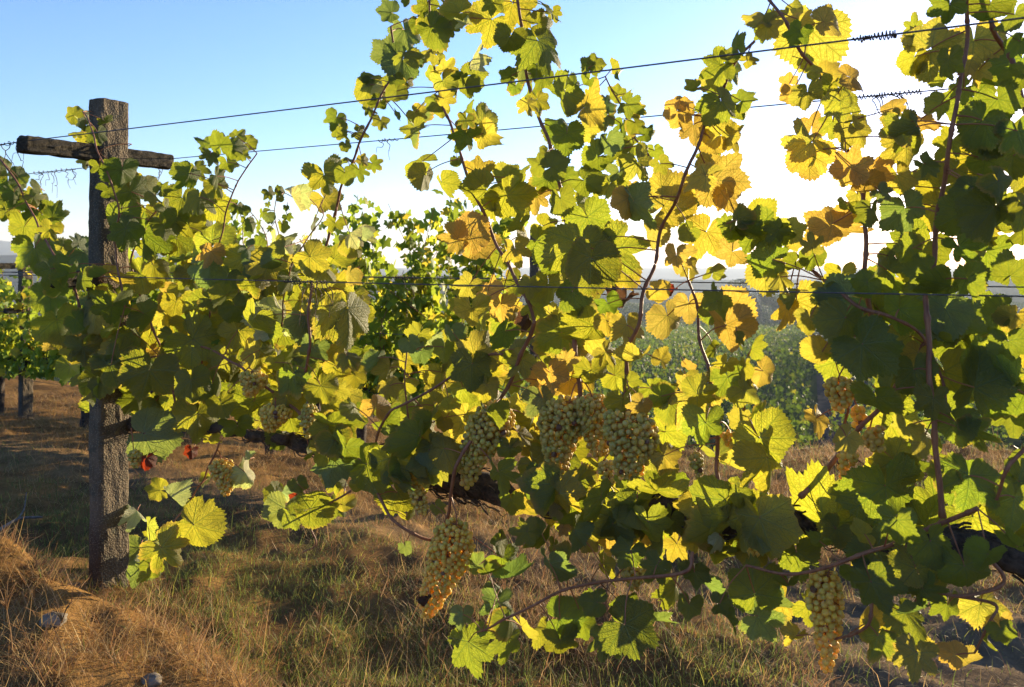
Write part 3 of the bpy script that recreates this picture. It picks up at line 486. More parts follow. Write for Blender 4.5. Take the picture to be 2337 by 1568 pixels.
def trellis_post(s, o, zb, h, arms, label, group, wa=.118, wb=.076, seed=1, bury=.2):
    xy = row_xy(s, o); root = empty('trellis_post', (*xy, zb)); tag(root, label, 'vineyard post', group); B = np.array([*xy, zb])
    zz = np.linspace(-bury, h-.012, max(24, int(h*38)))
    V, F = slab([B+Z3*t for t in zz], wa, wb, A3, R3, .24, .0028, 28, seed); mk('shaft', V, F, (M_CONC,), None, root, B, False)
    for (z, o0, o1, t) in arms:
        c = B+Z3*z+R3*.004
        V, F = slab([c+A3*q for q in np.linspace(o0+.015, o1-.015, 26)], t*.8, t*.9, R3, Z3, .3, .003, 20, seed+7, True, ((.88, .16), (.62, .3), (.05, .36))); mk('crossarm', V, F, (M_ARM,), None, root, c, False)
        # wire lashing that ties the arm to the shaft
        A = Acc(); t = np.linspace(0, 1, 90)
        for sg in (-1, 1):
            q = [B+Z3*(z+sg*(.045*sin(a*6.28*3+.7)))+A3*((wa/2+.004)*max(-1, min(1, 1.5*cos(a*6.28*3))))+R3*((wb/2+.005)*max(-1, min(1, 1.5*sin(a*6.28*3)))) for a in t]
            A.add(*tube(q, .0017, 5))
        A.build('wire_tie', (M_RUST,), root, c)
    return root
POSTS = 'concrete posts of the vine trellis'
trellis_post(0, 0, 0, 1.812, ((1.603, -.325, .265, .062), (1.145, -.215, .215, .062)), 'tall mossy concrete post with two crossarms wrapped in leaves beside the dry grass bank', POSTS, seed=3)
gz = lambda s, o: float(ground_z(*row_xy(s, o)))
trellis_post(-5.70, 2.87, -.44, 1.80, ((1.603, -.32, .27, .062), (1.145, -.215, .215, .062)), 'grey concrete post with thin crossarms standing in brown grass in the second vine row', POSTS, seed=9)
trellis_post(.273, 2.87, gz(.273, 2.87), 1.432-gz(.273, 2.87), ((.95, -.2, .2, .05),), 'dark post top showing between yellow leaves at the end of the second vine row', POSTS, seed=12, wa=.07, wb=.06)
trellis_post(-2.25, 5.74, gz(-2.25, 5.74), 1.05-gz(-2.25, 5.74), ((1.05-gz(-2.25, 5.74)-.17, -.22, .2, .055),), 'dark end post with one short arm against the hazy grey hills', POSTS, seed=15, wa=.1, wb=.1)
trellis_post(-9.9, 2.87, gz(-9.9, 2.87), 1.75, ((1.55, -.3, .27, .06), (1.1, -.2, .2, .06)), 'farthest small post low under the leaves at the left picture edge', POSTS, seed=21)
# ------------------------------------------------------------------ wires
def wire(s0, s1, o, z, rad, label, sag=.012, dz=0.0):
    t = np.linspace(0, 1, 60); s = s0+(s1-s0)*t
    P = np.array([[*row_xy(a, o), z+dz*a-sag*sin(pi*((a % 5.7)/5.7))] for a in s])
    V, F = tube(P, rad, 6); a = Acc(); a.add(V, F)
    w = a.build('trellis_wire', (M_WIRE,), None, P[0]); tag(w, label, 'wire', 'trellis wires'); return P
WA, WB, WC, WD = ('A', -.30, 1.612), ('B', .262, 1.615), ('C', -.205, 1.158), ('D', .2, 1.163)
wire(-6, 6, -.30, 1.615, .0017, 'highest wire crossing the sky on the near side of the post crossarm')
wire(-6, 6, .262, 1.618, .0016, 'second highest wire crossing the sky behind the tall post')
wire(-6, 6, -.205, 1.160, .0015, 'near lower wire passing in front of the leaves at mid height')
wire(-6, 6, .2, 1.165, .0015, 'far lower wire passing behind the leaves at mid height')
for o, z, lb in ((2.57, 1.10, 'top near wire of the second vine row'), (3.12, 1.10, 'top far wire of the second vine row'), (2.66, .70, 'lower wire of the second vine row'), (2.87, -.02, 'lowest wire of the second vine row above brown grass')):
    wire(-12, .27, o, z, .0022, lb)
for o, z, lb in ((5.5, .86, 'upper wire of the third vine row'), (5.9, .50, 'lower wire of the third vine row')):
    wire(-9, -2.25, o, z, .0025, lb)
# dried tendrils wound on the wires
def tendril(x0, x1, o, z, turns, loose, label, seed):
    r = np.random.default_rng(seed); s0, s1 = s_at(x0, o), s_at(x1, o); t = np.linspace(0, 1, turns*9); A = Acc()
    zz = lambda s: z-.012*sin(pi*((s % 5.7)/5.7))
    rad = .0026+.011*np.abs(vnoise(t*turns*.8+seed, t*0+seed)); t = np.clip(t+.9/turns*vnoise(t*turns*.6, t*0+seed+3), 0, 1)
    P = np.array([[*row_xy(s0+(s1-s0)*q+.004*sin(9*q), o+rd*cos(q*turns*6.28)), zz(s0+(s1-s0)*q)+rd*sin(q*turns*6.28)] for q, rd in zip(t, rad)])
    A.add(*tube(P, .0011+.0006*np.abs(vnoise(t*30, t*0)), 5))
    for i in range(loose):
        s = s0+(s1-s0)*r.random(); p = np.array([*row_xy(s, o), zz(s)]); L_ = r.uniform(.03, .11); d = r.uniform(-1, 1); Q = [p]
        for k in range(1, 7): Q.append(p+R3*(L_*.4*sin(k*.9*d+.3*i)*d)+A3*r.uniform(-.01, .01)-Z3*L_*k/6*(1+.2*cos(k*2.)))
        A.add(*tube(catmull(Q, 4), np.linspace(.0016, .0007, 25), 5))
    m = A.build('dried_tendril', (M_TEND,), None, P[0]); tag(m, label, 'tendril', 'dried tendrils on the wires')
tendril(1944, 2042, -.30, 1.615, 16, 0, 'tight dark coil of dried tendril on the highest wire at right', 1)
tendril(1958, 2100, .262, 1.618, 18, 6, 'ragged dried tendril with hanging threads on the second wire at right', 2)
tendril(-20, 60, -.30, 1.615, 8, 8, 'tangle of dried tendrils drooping beside the left crossarm tip', 3)
tendril(75, 170, .262, 1.618, 9, 8, 'looped dried tendril on the wire left of the tall post', 4)
tendril(645, 745, -.205, 1.160, 12, 7, 'long dried tendril knot on the near lower wire', 5)
tendril(860, 905, .262, 1.618, 5, 2, 'small curly tendril on the second wire left of the tall canes', 6)
tendril(895, 950, .2, 1.165, 9, 2, 'short dried tendril on the far lower wire', 7)
tendril(350, 372, .262, 1.60, 2, 3, 'thin dry tendril hanging under the right crossarm tip', 8)
# ------------------------------------------------------------------ front row vines
VX = [-400, 150, 600, 1180, 1800, 9999]
ROOTX = [-160, 262, 1150, 2080, 2620]; ROOTO = [0, .13, .2, .10, .0]; TRAD = [.036, .034, .017, .024, .04]
VLAB = ['grapevine at the left edge with leaves reaching up past the post', 'dense grapevine around the tall concrete post with many yellow green leaves',
        'grapevine with tall canes rising from a thick dark cordon and a long hanging grape cluster', 'grapevine in the middle with orange leaves and a heap of grapes on its black cordon',
        'shaded dark green grapevine with very large leaves filling the right side']
VR = []
for i in range(5):
    s, o = s_at(ROOTX[i], ROOTO[i]), ROOTO[i]; b = np.array([*row_xy(s, o), gz(s, o)])
    e = empty('grapevine', b); tag(e, VLAB[i], 'grapevine', 'grapevines of the nearest row'); VR.append((e, b))
COR = {0: [(-300, 945, 24), (-220, 938, 26), (-140, 932, 20), (-60, 930, 14)], 1: [(262, 960, 26), (330, 968, 16), (420, 975, 12), (500, 978, 16), (560, 988, 11), (650, 1000, 13)],
       2: [(640, 998, 12), (700, 1015, 20), (790, 1032, 25), (900, 1050, 28), (1000, 1088, 36), (1085, 1106, 37), (1165, 1135, 30)],
       3: [(1225, 1150, 24), (1330, 1160, 28), (1450, 1165, 36), (1560, 1168, 38), (1640, 1188, 38), (1720, 1176, 36), (1790, 1180, 30), (1900, 1215, 30), (2000, 1245, 34), (2085, 1258, 28)],
       4: [(2110, 1262, 22), (2150, 1240, 40), (2260, 1250, 42), (2400, 1300, 44), (2620, 1350, 46)]}
COSEG = {}
for v, pts in COR.items():
    e, b = VR[v]; o = ROOTO[v]*.6; P = catmull([on_row(x, y, o) for x, y, w in pts], 8)
    rad = catmull([(w/FPX*on_row(x, y, o)[1], 0, 0) for x, y, w in pts], 8)[:, 0]
    P = P+np.stack([fbm(np.arange(len(P))*.45+9*v+k, np.zeros(len(P))+k)*.012 for k in range(3)], 1); COSEG[v] = P
    V, F = tube(P, rad*.8*(1+.18*(rng.random(len(P))-.5)), 22, .16); A = Acc(); A.add(V, F)
    # peeling strips of bark
    for k in range(170 if v in (2, 3) else 50):
        i = rng.integers(1, len(P)-4); a = rng.uniform(0, 6.28); r0 = rad[i]*1.03; q = [P[i+j]+A3*cos(a+.1*j)*(r0+.004*j*rng.random())+Z3*sin(a+.1*j)*(r0+.004*j*rng.random())-Z3*.004*j*(rng.random() < .3) for j in range(4)]
        A.add(*tube(catmull(q, 3), rng.uniform(.001, .0028), 4))
    A.build('cordon', (M_BARK,), e, P[0])
    if v in (2, 3): continue   # these arms run on from the neighbouring trunks
    j = np.abs(P-np.array([*row_xy(s_at(ROOTX[v], o), o), .6])).sum(1).argmin(); top = P[j]
    Q = catmull([b-Z3*.1, b+Z3*.2+R3*.015, b*.45+top*.55-R3*.02, top], 8); V, F = tube(Q, np.linspace(TRAD[v], TRAD[v]*.85, len(Q)), 18, .16); A = Acc(); A.add(V, F)
    A.build('trunk', (M_BARK,), e, b)
CANE_PTS = []; CANE_OBJ = []; CANE_V = []
for ci, (pts, mm, o) in enumerate(zip(CANES, CANE_MM, CANE_O)):
    bx = pts[0][0]; v = max(i for i in range(5) if bx >= VX[i]); e, b = VR[v]
    n = len(pts); P = catmull([on_row(x, y, o+.03*sin(k*1.3+ci)) for k, (x, y) in enumerate(pts)], 7)
    rad = np.linspace(mm, mm*.55, len(P))*.0005*1.05; ln = np.cumsum(np.r_[0, np.linalg.norm(np.diff(P, axis=0), axis=1)])
    node = np.abs(((ln/.075+ci*.3) % 1)-.5); rad = rad*(1+.35*np.clip((node-.40)/.1, 0, 1)); P = P+np.stack([np.sin(ln/.075*pi)*.0025, np.zeros(len(P)), np.zeros(len(P))], 1)
    P2 = catmull(P[::2] if (len(P)-1) % 2 == 0 else np.vstack([P[::2], P[-1:]]), 4); r2 = np.interp(np.linspace(0, 1, len(P2)), np.linspace(0, 1, len(rad)), rad)
    ar = np.cumsum(np.r_[0, np.linalg.norm(np.diff(P2, axis=0), axis=1)]); nd = np.abs(((ar/.075+ci*.3) % 1)-.5); r2 = np.interp(ar, [0, ar[-1]], [mm, mm*.6])*.00052*(1+.4*np.clip((nd-.42)/.08, 0, 1))
    A = Acc(); A.add(*tube(P2, r2, 9, .05)); ob = A.build('cane', (M_CANE,), e, P2[0])
    CANE_PTS.append(P2); CANE_OBJ.append(ob); CANE_V.append(v)
ALLC = np.vstack(CANE_PTS); CIDX = np.concatenate([np.full(len(p), i) for i, p in enumerate(CANE_PTS)])
# the leaves
LEAVES = []
for (x0, y0), txt in SHEETS:
    for it in txt.replace('\n', '').split(';'):
        t = it.split()
        if not t: continue
        x, y, sz = (x0+float(t[0])/2.613)*.9125, (y0+float(t[1])/2.613)*.9125, float(t[2])/2.613*.9125
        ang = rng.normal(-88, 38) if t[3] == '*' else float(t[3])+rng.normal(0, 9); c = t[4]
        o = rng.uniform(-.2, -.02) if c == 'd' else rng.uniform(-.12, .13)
        if c == 'Y' and x < 1500 and rng.random() < .35: c = 'y'
        elif c == 'y' and x < 1500 and y < 520 and rng.random() < .35: c = 'g'
        if x > 1850: o -= .05
        p = on_row(x, y, o); sz *= float(np.exp(rng.normal(-.02, .16))); fr = len(t) > 5 and t[5] == 'f'
        if fr: p = on_row(x, y, -.30 if c != 'x' else -.19)
        tilt = rng.choice([-1, 1])*rng.uniform(58, 72) if len(t) > 5 and not fr else rng.normal(0, 25); pitch = rng.normal(-8, 20)
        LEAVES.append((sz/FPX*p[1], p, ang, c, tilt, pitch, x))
def inside(x, y, poly):
    c = False; n = len(poly)
    for i in range(n):
        (xa, ya), (xb, yb) = poly[i], poly[i-1]
        if (ya > y) != (yb > y) and x < (xb-xa)*(y-ya)/(yb-ya)+xa: c = not c
    return c
FILL = [([(165, 850), (190, 690), (250, 580), (310, 500), (420, 470), (520, 520), (640, 570), (740, 570), (825, 610), (830, 850), (800, 990), (700, 990), (480, 950), (300, 940), (230, 930)], 62, 'gggyyyYY'),
        ([(840, 930), (1000, 800), (1130, 660), (1250, 580), (1440, 620), (1440, 700), (1360, 740), (1340, 900), (1300, 1060), (1100, 1050), (850, 1000)], 46, 'gyyyYYY'),
        ([(1960, 700), (2060, 600), (2200, 150), (2336, 30), (2380, 300), (2380, 1280), (2080, 1290), (1850, 1290), (1700, 1240), (1900, 1120), (2020, 1080), (2000, 900)], 78, 'gggyy'),
        ([(1100, 1100), (1300, 1090), (1700, 1130), (1800, 1260), (1600, 1270), (1200, 1190)], 36, 'ggyyY'),
        ([(690, 965), (800, 960), (1000, 1010), (1010, 1110), (880, 1090), (720, 1060)], 16, 'gyyyYk'),
        ([(1225, 1120), (1500, 1110), (1840, 1140), (1840, 1230), (1500, 1210), (1225, 1190)], 17, 'ggyyY'),
        ([(165, 640), (300, 640), (320, 950), (200, 900), (165, 800)], 22, 'gyyY'),
        ([(290, 620), (430, 560), (640, 600), (820, 660), (830, 990), (700, 1000), (560, 985), (300, 960)], 70, 'gyyyYY')]
FILLERS = []
for poly, n, cs in FILL:
    xs = [p[0] for p in poly]; ys = [p[1] for p in poly]; k = 0
    while k < n:
        x, y = rng.uniform(min(xs), max(xs)), rng.uniform(min(ys), max(ys))
        if not inside(x, y, poly): continue
        k += 1; p = on_row(x, y, rng.uniform(.05, .32) if n not in (16, 17, 22) else rng.uniform(-.14, -.05)) if n != 70 else on_row(x, y, rng.uniform(.0, .2)); FILLERS.append((rng.uniform(.075, .135), p, rng.normal(-88, 40), cs[rng.integers(len(cs))], rng.normal(0, 30), rng.normal(-5, 25), x))
byv = {i: [] for i in range(5)}
for L_ in LEAVES:
    d = np.linalg.norm(ALLC-(L_[1]+Z3*.02), axis=1); j = d.argmin(); ci = CIDX[j]
    if d[j] < .2: byv[CANE_V[ci]].append((L_, ALLC[j], ci))
    else: byv[max(i for i in range(5) if L_[6] >= VX[i])].append((L_, None, None))
def leaf_into(bt, L_, target, low=False):
    sz, p, ang, c, tilt, pitch, x = L_
    base, Rm, sc = bt.leaf(rng, p, sz, ang, c, tilt, pitch, None, low)
    if target is None or np.linalg.norm(target-base) > min(.2, 1.6*sz+.03): target = base+np.array([rng.normal(0, .01), .03, .006])-Rm[:, 1]*.012
    bt.petiole(base, Rm, sc, target, .0013+.0006*sz/.15)
for v in range(5):
    e, b = VR[v]; L_all = sorted(byv[v], key=lambda q: -q[0][0]); rest = LeafBatch()
    for i, (L_, tg, ci) in enumerate(L_all):
        if i < 100:
            bt = LeafBatch(); leaf_into(bt, L_, tg); par = CANE_OBJ[ci] if ci is not None else e
            ob = bt.build('leaf', par, L_[1])
            if L_[3] == 'r': ob['label'] = 'dead red brown curled leaf'
            elif L_[3] == 'x': ob['label'] = 'shrivelled dark brown leaf'
            elif L_[3] == 'o': ob['label'] = 'leaf turned orange yellow'
            elif L_[3] == 'p': ob['label'] = 'pale dry folded leaf'
        else: leaf_into(rest, L_, tg)
    for L_ in FILLERS:
        if VX[v] <= L_[6] < VX[v+1]: leaf_into(rest, L_, None, True)
    if rest.n: tag(rest.build('foliage', e, b), kind='stuff')
# grapes
ico_me = None
def ico(sub=2):
    import bmesh
    bm = bmesh.new(); bmesh.ops.create_icosphere(bm, subdivisions=sub, radius=1); V = np.array([v.co[:] for v in bm.verts]); F = np.array([[v.index for v in f.verts] for f in bm.faces]); bm.free(); return V, F
IV, IF = ico(2)
for ci, (a, b_, w, o, ripe) in enumerate(CLUSTERS):
    p0, p1 = on_row(*a, o), on_row(*b_, o); W = w/FPX*p0[1]/2; ax = p1-p0; L_ = np.linalg.norm(ax); ax /= L_
    A = Acc(); placed = []; br = .0073; r = np.random.default_rng(100+ci); side = np.cross(ax, [.3, .9, .1]); side /= np.linalg.norm(side); s2 = np.cross(ax, side)
    prof = lambda t: np.interp(t, [0, .12, .35, .65, .9, 1], [.55, .95, 1, .72, .5, .3])*W
    if ripe < .25: br = .006
    for k in range(2600):
        t = r.random(); an = r.uniform(0, 6.283); R_ = prof(t); shell = max(.003, R_-br)*np.sqrt(r.uniform(.35, 1)); bend = .12*W*sin(t*5+ci)
        c = p0+ax*L_*t+side*(cos(an)*shell+bend)+s2*sin(an)*shell
        rb = br*r.uniform(.72, 1.14)
        if all((c[0]-q[0])**2+(c[1]-q[1])**2+(c[2]-q[2])**2 > (.80*(rb+q[3]))**2 for q in placed):
            placed.append((*c, rb))
            base = np.array([.40, .38, .10])*(1-ripe)+np.array([.82, .59, .10])*ripe
            col = np.clip(base*r.uniform(.8, 1.15)*np.array([r.uniform(.93, 1.1), 1, r.uniform(.8, 1.2)]), 0, .9)
            if r.random() < .018: col = np.array([.2, .09, .04])
            A.add(c+IV*rb*np.array([1, 1, r.uniform(1, 1.08)]), IF, (*col, 1))
    v = max(i for i in range(5) if a[0] >= VX[i]); e, b = VR[v]
    cl = A.build('grape_cluster', (M_BERRY,), e, p0)
    S = Acc(); top = p0-ax*.05+Z3*.03; d = np.linalg.norm(ALLC-(p0+Z3*.05), axis=1); j = d.argmin()
    if d[j] < .15: top = ALLC[j]
    S.add(*tube(catmull([top, (top+p0)/2+Z3*.012, p0, p0+ax*L_*.4, p0+ax*L_*.85], 6), np.linspace(.0022, .001, 25), 6))
    for k in range(0, len(placed), 3):
        c = np.array(placed[k][:3]); t = np.dot(c-p0, ax); S.add(*tube([p0+ax*max(0, t-.012), c], .0007, 4))
    S.build('stem', (M_PET,), cl, p0)
# ------------------------------------------------------------------ ground sheet
th = np.concatenate([np.arange(-180, -48, 4.0), np.arange(-48, 48, .33), np.arange(48, 180, 4.0)])*pi/180
rr = [.35]
while rr[-1] < 2600: rr.append(rr[-1]*(1.0125 if rr[-1] < 30 else 1.017))
rr = np.array(rr); TH, RR = np.meshgrid(th, rr); GX, GY = RR*np.sin(TH), RR*np.cos(TH); GZ = ground_z(GX, GY)
n, k = GX.shape; i = np.arange(n-1)[:, None]*k; j = np.arange(k)[None, :]
F = np.stack([i+j, i+(j+1) % k, i+k+(j+1) % k, i+k+j], -1).reshape(-1, 4)
V = np.stack([GX, GY, GZ], -1).reshape(-1, 3); V = np.vstack([V, [0, 0, float(ground_z(0., .01))]])
Fc = np.stack([np.full(k, n*k), (np.arange(k)+1) % k, np.arange(k)], -1)
gs, go = so_of(GX, GY)
def lerp(a, b, t): return np.asarray(a)*(1-t[..., None])+np.asarray(b)*t[..., None]
def track_w(s, o): return np.clip(np.exp(-((o-1.35)/.36)**2)*.6+sst(1.9, 2.7, s)*np.exp(-((o-1.0)/1.0)**2), 0, 1)
c = lerp((.13, .078, .036), (.21, .125, .05), sst(-.2, .3, fbm(GX*2.2, GY*2.2)))
c = lerp(c, (.165, .132, .095), track_w(gs, go)*.7)
c = lerp(c, (.06, .06, .025), sst(7, 10, go)); hill = sst(200, 380, RR)
c = lerp(c, (.035, .055, .02), sst(25, 40, RR)*(1-hill))
c = lerp(c, (.03, .045, .022), hill); c = lerp(c, (.09, .09, .045), hill*sst(.12, .3, fbm(GX/60, GY/60, 3))*.6)
c = np.concatenate([np.concatenate([c, np.ones((n, k, 1))], -1).reshape(-1, 4), [[.1, .08, .05, 1]]])
g = mk('ground', V, [F, Fc], (M_SOIL,), None, None, (0, 0, 0), True, {'col': c}); tag(g, kind='structure')
# dirt path running down the field
Y = np.geomspace(30, 245, 90); cols_ = []
for uL, uR in ((.352, .475),):
    pts = []
    for y in Y:
        t = (y-30)/215; xl = y*np.interp(t, [0, 1], [.385, .367])-0.0; w = np.interp(t, [0, 1], [4.6, 3.2])
        for q in np.linspace(0, 1, 6): pts.append((xl+w*q, y))
    pts = np.array(pts); z = ground_z(pts[:, 0], pts[:, 1])+.05+.0005*pts[:, 1]
m = 6; i = np.arange(len(Y)-1)[:, None]*m; j = np.arange(m-1)[None, :]
p = mk('dirt_path', np.column_stack([pts, z]), np.stack([i+j, i+j+1, i+m+j+1, i+m+j], -1).reshape(-1, 4), (simple('path_earth', (.03, .03, .028), (.06, .055, .048), 1.5, .95, .5, .02, None, .0),), None, None, (0, 0, 0)); tag(p, kind='structure')
# ------------------------------------------------------------------ grass: blades as bent ribbons
def blades(name, N_, seed, dry, rmin, rmax, amax, label):
    r = np.random.default_rng(seed); rad = rmin*(rmax/rmin)**r.random(N_*3); a = r.uniform(-amax, amax, N_*3); X, Y = rad*np.sin(a), rad*np.cos(a); s, o = so_of(X, Y)
    patch = fbm(X*1.1+3, Y*1.1, 3); fine = fbm(X*5, Y*5, 2)
    mound = (1-sst(.7, 1.9, s))*sst(-.12, -.35, o); hollow = np.exp(-((o-.3)/.45)**2)
    green = np.clip(.34+.9*patch+.7*hollow*(1-sst(2.0, 2.8, s))-.9*mound-.55*sst(2.3, 3.2, o)*(1-sst(-.5, 1.5, s))-.5*np.exp(-((o-2.3)/.4)**2), .02, .95)
    dens = (1-.93*track_w(s, o)*sst(-.25, .15, fine+.1))*np.clip(.7+1.5*fine, .12, 1)*(1-mound*.85*sst(-.05, .25, fbm(X*3.1+9, Y*3.1, 3)))
    want = dens*(1-green if dry else green)
    keep = np.nonzero(r.random(len(X)) < want)[0][:N_]; X, Y, s, o, rad, mound = X[keep], Y[keep], s[keep], o[keep], rad[keep], mound[keep]; n = len(X); Z = ground_z(X, Y)-.008
    if dry: L_ = r.gamma(3.0, .0145, n)+.018; lean = r.uniform(.35, 1.75, n); wd = r.uniform(.0012, .0027, n)
    else: L_ = r.gamma(4, .0078, n)+.012; lean = r.uniform(.05, .95, n); wd = r.uniform(.0014, .0032, n)
    tall = r.random(n) < (.009 if dry else .006); L_ = np.where(tall, L_*2.4, L_); lean = np.where(tall, lean*.35, lean)
    L_ *= 1+.5*sst(2.6, 4, o)
    wd = np.maximum(wd, rad*.00028); az = r.uniform(0, 2*pi, n); bend = r.uniform(-.2, 1.1, n); D = np.stack([np.cos(az), np.sin(az)], 1); S = np.stack([-np.sin(az+r.normal(0, .8, n)), np.cos(az)], 1)
    T = np.array([0, .4, .75, 1.0]); rows = []
    px = np.zeros(n); pz = np.zeros(n); ang = lean.copy(); pos = [(px.copy(), pz.copy())]
    for q in range(3):
        dl = L_*(T[q+1]-T[q]); px = px+np.sin(ang)*dl; pz = pz+np.cos(ang)*dl; ang = ang+bend*.6; pos.append((px.copy(), pz.copy()))
    W = [1, .85, .55, .1]; V = np.empty((n, 8, 3))
    for q in range(4):
        for sd in (0, 1):
            sg = (sd-.5)*W[q]*wd
            V[:, q*2+sd, 0] = X+D[:, 0]*pos[q][0]+S[:, 0]*sg; V[:, q*2+sd, 1] = Y+D[:, 1]*pos[q][0]+S[:, 1]*sg; V[:, q*2+sd, 2] = np.maximum(Z+pos[q][1], Z-.004)
    b = np.arange(n)[:, None]*8; F = np.concatenate([b+np.array([0, 1, 3, 2]), b+np.array([2, 3, 5, 4]), b+np.array([4, 5, 7, 6])])
    if dry: base = np.array([.41, .265, .11])*r.uniform(.55, 1.25, (n, 1))*np.array([1, 1, 1])+r.normal(0, .012, (n, 3)); base = np.where((r.random(n) < .3)[:, None], np.array([.30, .15, .06]), base)
    else: base = np.array([.115, .145, .032])*r.uniform(.6, 1.4, (n, 1)); y = r.random(n)[:, None] < .22; base = np.where(y, np.array([.33, .31, .06]), base)
    C = np.ones((n, 8, 4)); C[:, :, :3] = np.clip(base, .01, .9)[:, None, :]
    ob = mk(name, V.reshape(-1, 3), F, (M_GRASS,), None, None, (0, 0, 0), False, {'col': C.reshape(-1, 4)}); tag(ob, label, kind='stuff')
blades('dry_grass', 260000, 41, True, 1.75, 14, .80, 'dry straw coloured grass covering the bank and the ground under the vines')
blades('green_grass', 110000, 42, False, 1.75, 13, .80, 'short green grass growing in the hollow under the vines')
# dead stalks with seed heads, each one a plant
def stalk(x, y, h, head, label, az=0.0):
    z = float(ground_z(x, y)); A = Acc(); r = np.random.default_rng(int(abs(x*1000)+y*77)); d = np.array([cos(az), sin(az), 0]); B = np.array([x, y, z])
    P = catmull([B-Z3*.01, B+Z3*h*.5+d*h*.08, B+Z3*h+d*h*.25], 6); col = (.33, .19, .08, 1)
    A.add(*tube(P, np.linspace(.0018, .001, len(P)), 5), col); tip = P[-1]
    for k in range(head):
        a = r.uniform(0, 6.28); q = tip+np.array([cos(a)*.022, sin(a)*.022, r.uniform(.015, .06)])*r.uniform(.6, 1.3); A.add(*tube(catmull([tip-Z3*.01*r.random(), (tip+q)/2+Z3*.006, q], 3), .0009, 4), col)
    tag(A.build('dry_weed', (M_GRASS,), None, B), label, 'weed', 'dead weed stalks in the grass')
def gxy(x, y):
    Yd = 3.0
    for _ in range(30): Yd = .5*Yd+.5*(CAMZ-float(ground_z((x-CX)/FPX*Yd, Yd)))*FPX/(y-HZ)
    return (x-CX)/FPX*Yd, Yd
for x, y, h, hd, lb, az in ((708, 1500, .11, 14, 'dead weed with a fan of reddish seed heads in the grass below the grape cluster', .3), (615, 1480, .07, 9, 'small dead stalk with a pale tip left of the fan shaped weed', 2.), (652, 1478, .06, 8, 'short dead stalk beside the fan shaped weed', 1.),
        (955, 1545, .09, 10, 'dead brown stalk at the bottom edge below the hanging grapes', .2), (30, 1510, .13, 12, 'tall bent dead weed on the bank at lower left', 2.6), (110, 1530, .12, 10, 'branched dead weed on the bank near the lower left corner', .6), (1805, 1545, .1, 7, 'thin dead stalk at the bottom edge under the right grape cluster', 1.2),
        (1850, 1020, .35, 26, 'bushy dead weed on the crest above the green field', .2), (1905, 1030, .32, 22, 'second dead weed on the crest under the red canes', 1.8), (1800, 1015, .3, 22, 'dead weed on the crest beside the leafy cane', 2.4)):
    stalk(*gxy(x, y), h, hd, lb, az)
# fallen branch
A = Acc(); pts = [np.array([*gxy(x, y), 0]) for x, y in ((-30, 1245), (40, 1200), (95, 1195))]
for q in pts: q[2] = float(ground_z(q[0], q[1]))+.03
A.add(*tube(catmull(pts, 6), np.linspace(.009, .005, 13), 8, .1)); q = pts[1]; A.add(*tube(catmull([q, q+np.array([-.03, .1, .02]), q+np.array([-.08, .2, .07])], 5), np.linspace(.005, .002, 11), 6))
tag(A.build('fallen_branch', (M_WOOD,), None, pts[0]), 'bare grey branch lying in the grass left of the post', 'branch')
# stones on the bank
ST = simple('pale_stone', (.10, .08, .06), (.24, .20, .155), 14, .95, .8, .01)
SV, SF = ico(3)
for x, y, sz, lb in ((345, 1558, .026, 'pale stone half buried at the bottom edge of the dry bank'), (165, 1345, .028, 'grey clod of earth on top of the bank left of the post'), (120, 1420, .034, 'rough grey clod on the shaded face of the bank')):
    X, Yd = gxy(x, y); nrm = 1+.35*fbm(SV[:, 0]*2.2+x, SV[:, 1]*2.2+SV[:, 2]*1.7, 4); Vv = SV*nrm[:, None]*sz*np.array([1.1, .9, .6]); B = np.array([X, Yd, float(ground_z(X, Yd))+.005])
    tag(mk('stone', Vv+B, SF, (ST,), None, None, B), lb, 'stone', 'stones and clods on the bank')
# ------------------------------------------------------------------ small-leaved growth: back rows, trees, field
def clump_leaves(P, size, r, cols, droop=.6):
    """many small lobed leaves at points P -> vertices, triangles, colours"""
    n = len(P); a = np.linspace(-165, 165, 11)*pi/180; ro = np.array([.55, .8, .6, .95, .62, 1.1, .62, .95, .6, .8, .55])
    L = np.zeros((12, 3)); L[1:, 0] = np.sin(a)*ro; L[1:, 1] = np.cos(a)*ro; L[1:, 2] = -.25*np.abs(L[1:, 0])-.1*L[1:, 1]**2
    nrm = r.normal(0, 1, (n, 3)); nrm[:, 2] = np.abs(nrm[:, 2])*.5+.1; nrm[:, 1] -= .4; nrm /= np.linalg.norm(nrm, axis=1)[:, None]
    tip = r.normal(0, .6, (n, 3)); tip[:, 2] -= droop*1.4; tip -= (tip*nrm).sum(1)[:, None]*nrm; tip /= np.linalg.norm(tip, axis=1)[:, None]; sd = np.cross(tip, nrm)
    s = (size*r.uniform(.65, 1.3, n))[:, None, None]*.5
    V = P[:, None, :]+s*(L[None, :, 0, None]*sd[:, None, :]+L[None, :, 1, None]*tip[:, None, :]+L[None, :, 2, None]*nrm[:, None, :])
    k = np.arange(1, 11); T = np.stack([np.zeros(10, int), k+1, k], 1); F = (np.arange(n)[:, None, None]*12+T[None]).reshape(-1, 3)
    C = np.ones((n, 12, 4)); C[:, :, :3] = cols[:, None, :]; return V.reshape(-1, 3), F, C.reshape(-1, 4)
def vine_cols(n, r, yel):
    g, y, Yl = np.array([.31, .39, .035]), np.array([.52, .52, .04]), np.array([.74, .57, .05]); q = r.random(n)[:, None]
    return np.clip(np.where(q < 1-yel, g*.9, np.where(q < 1-yel*.35, y, Yl))*r.uniform(.7, 1.2, (n, 1)), 0, .9)
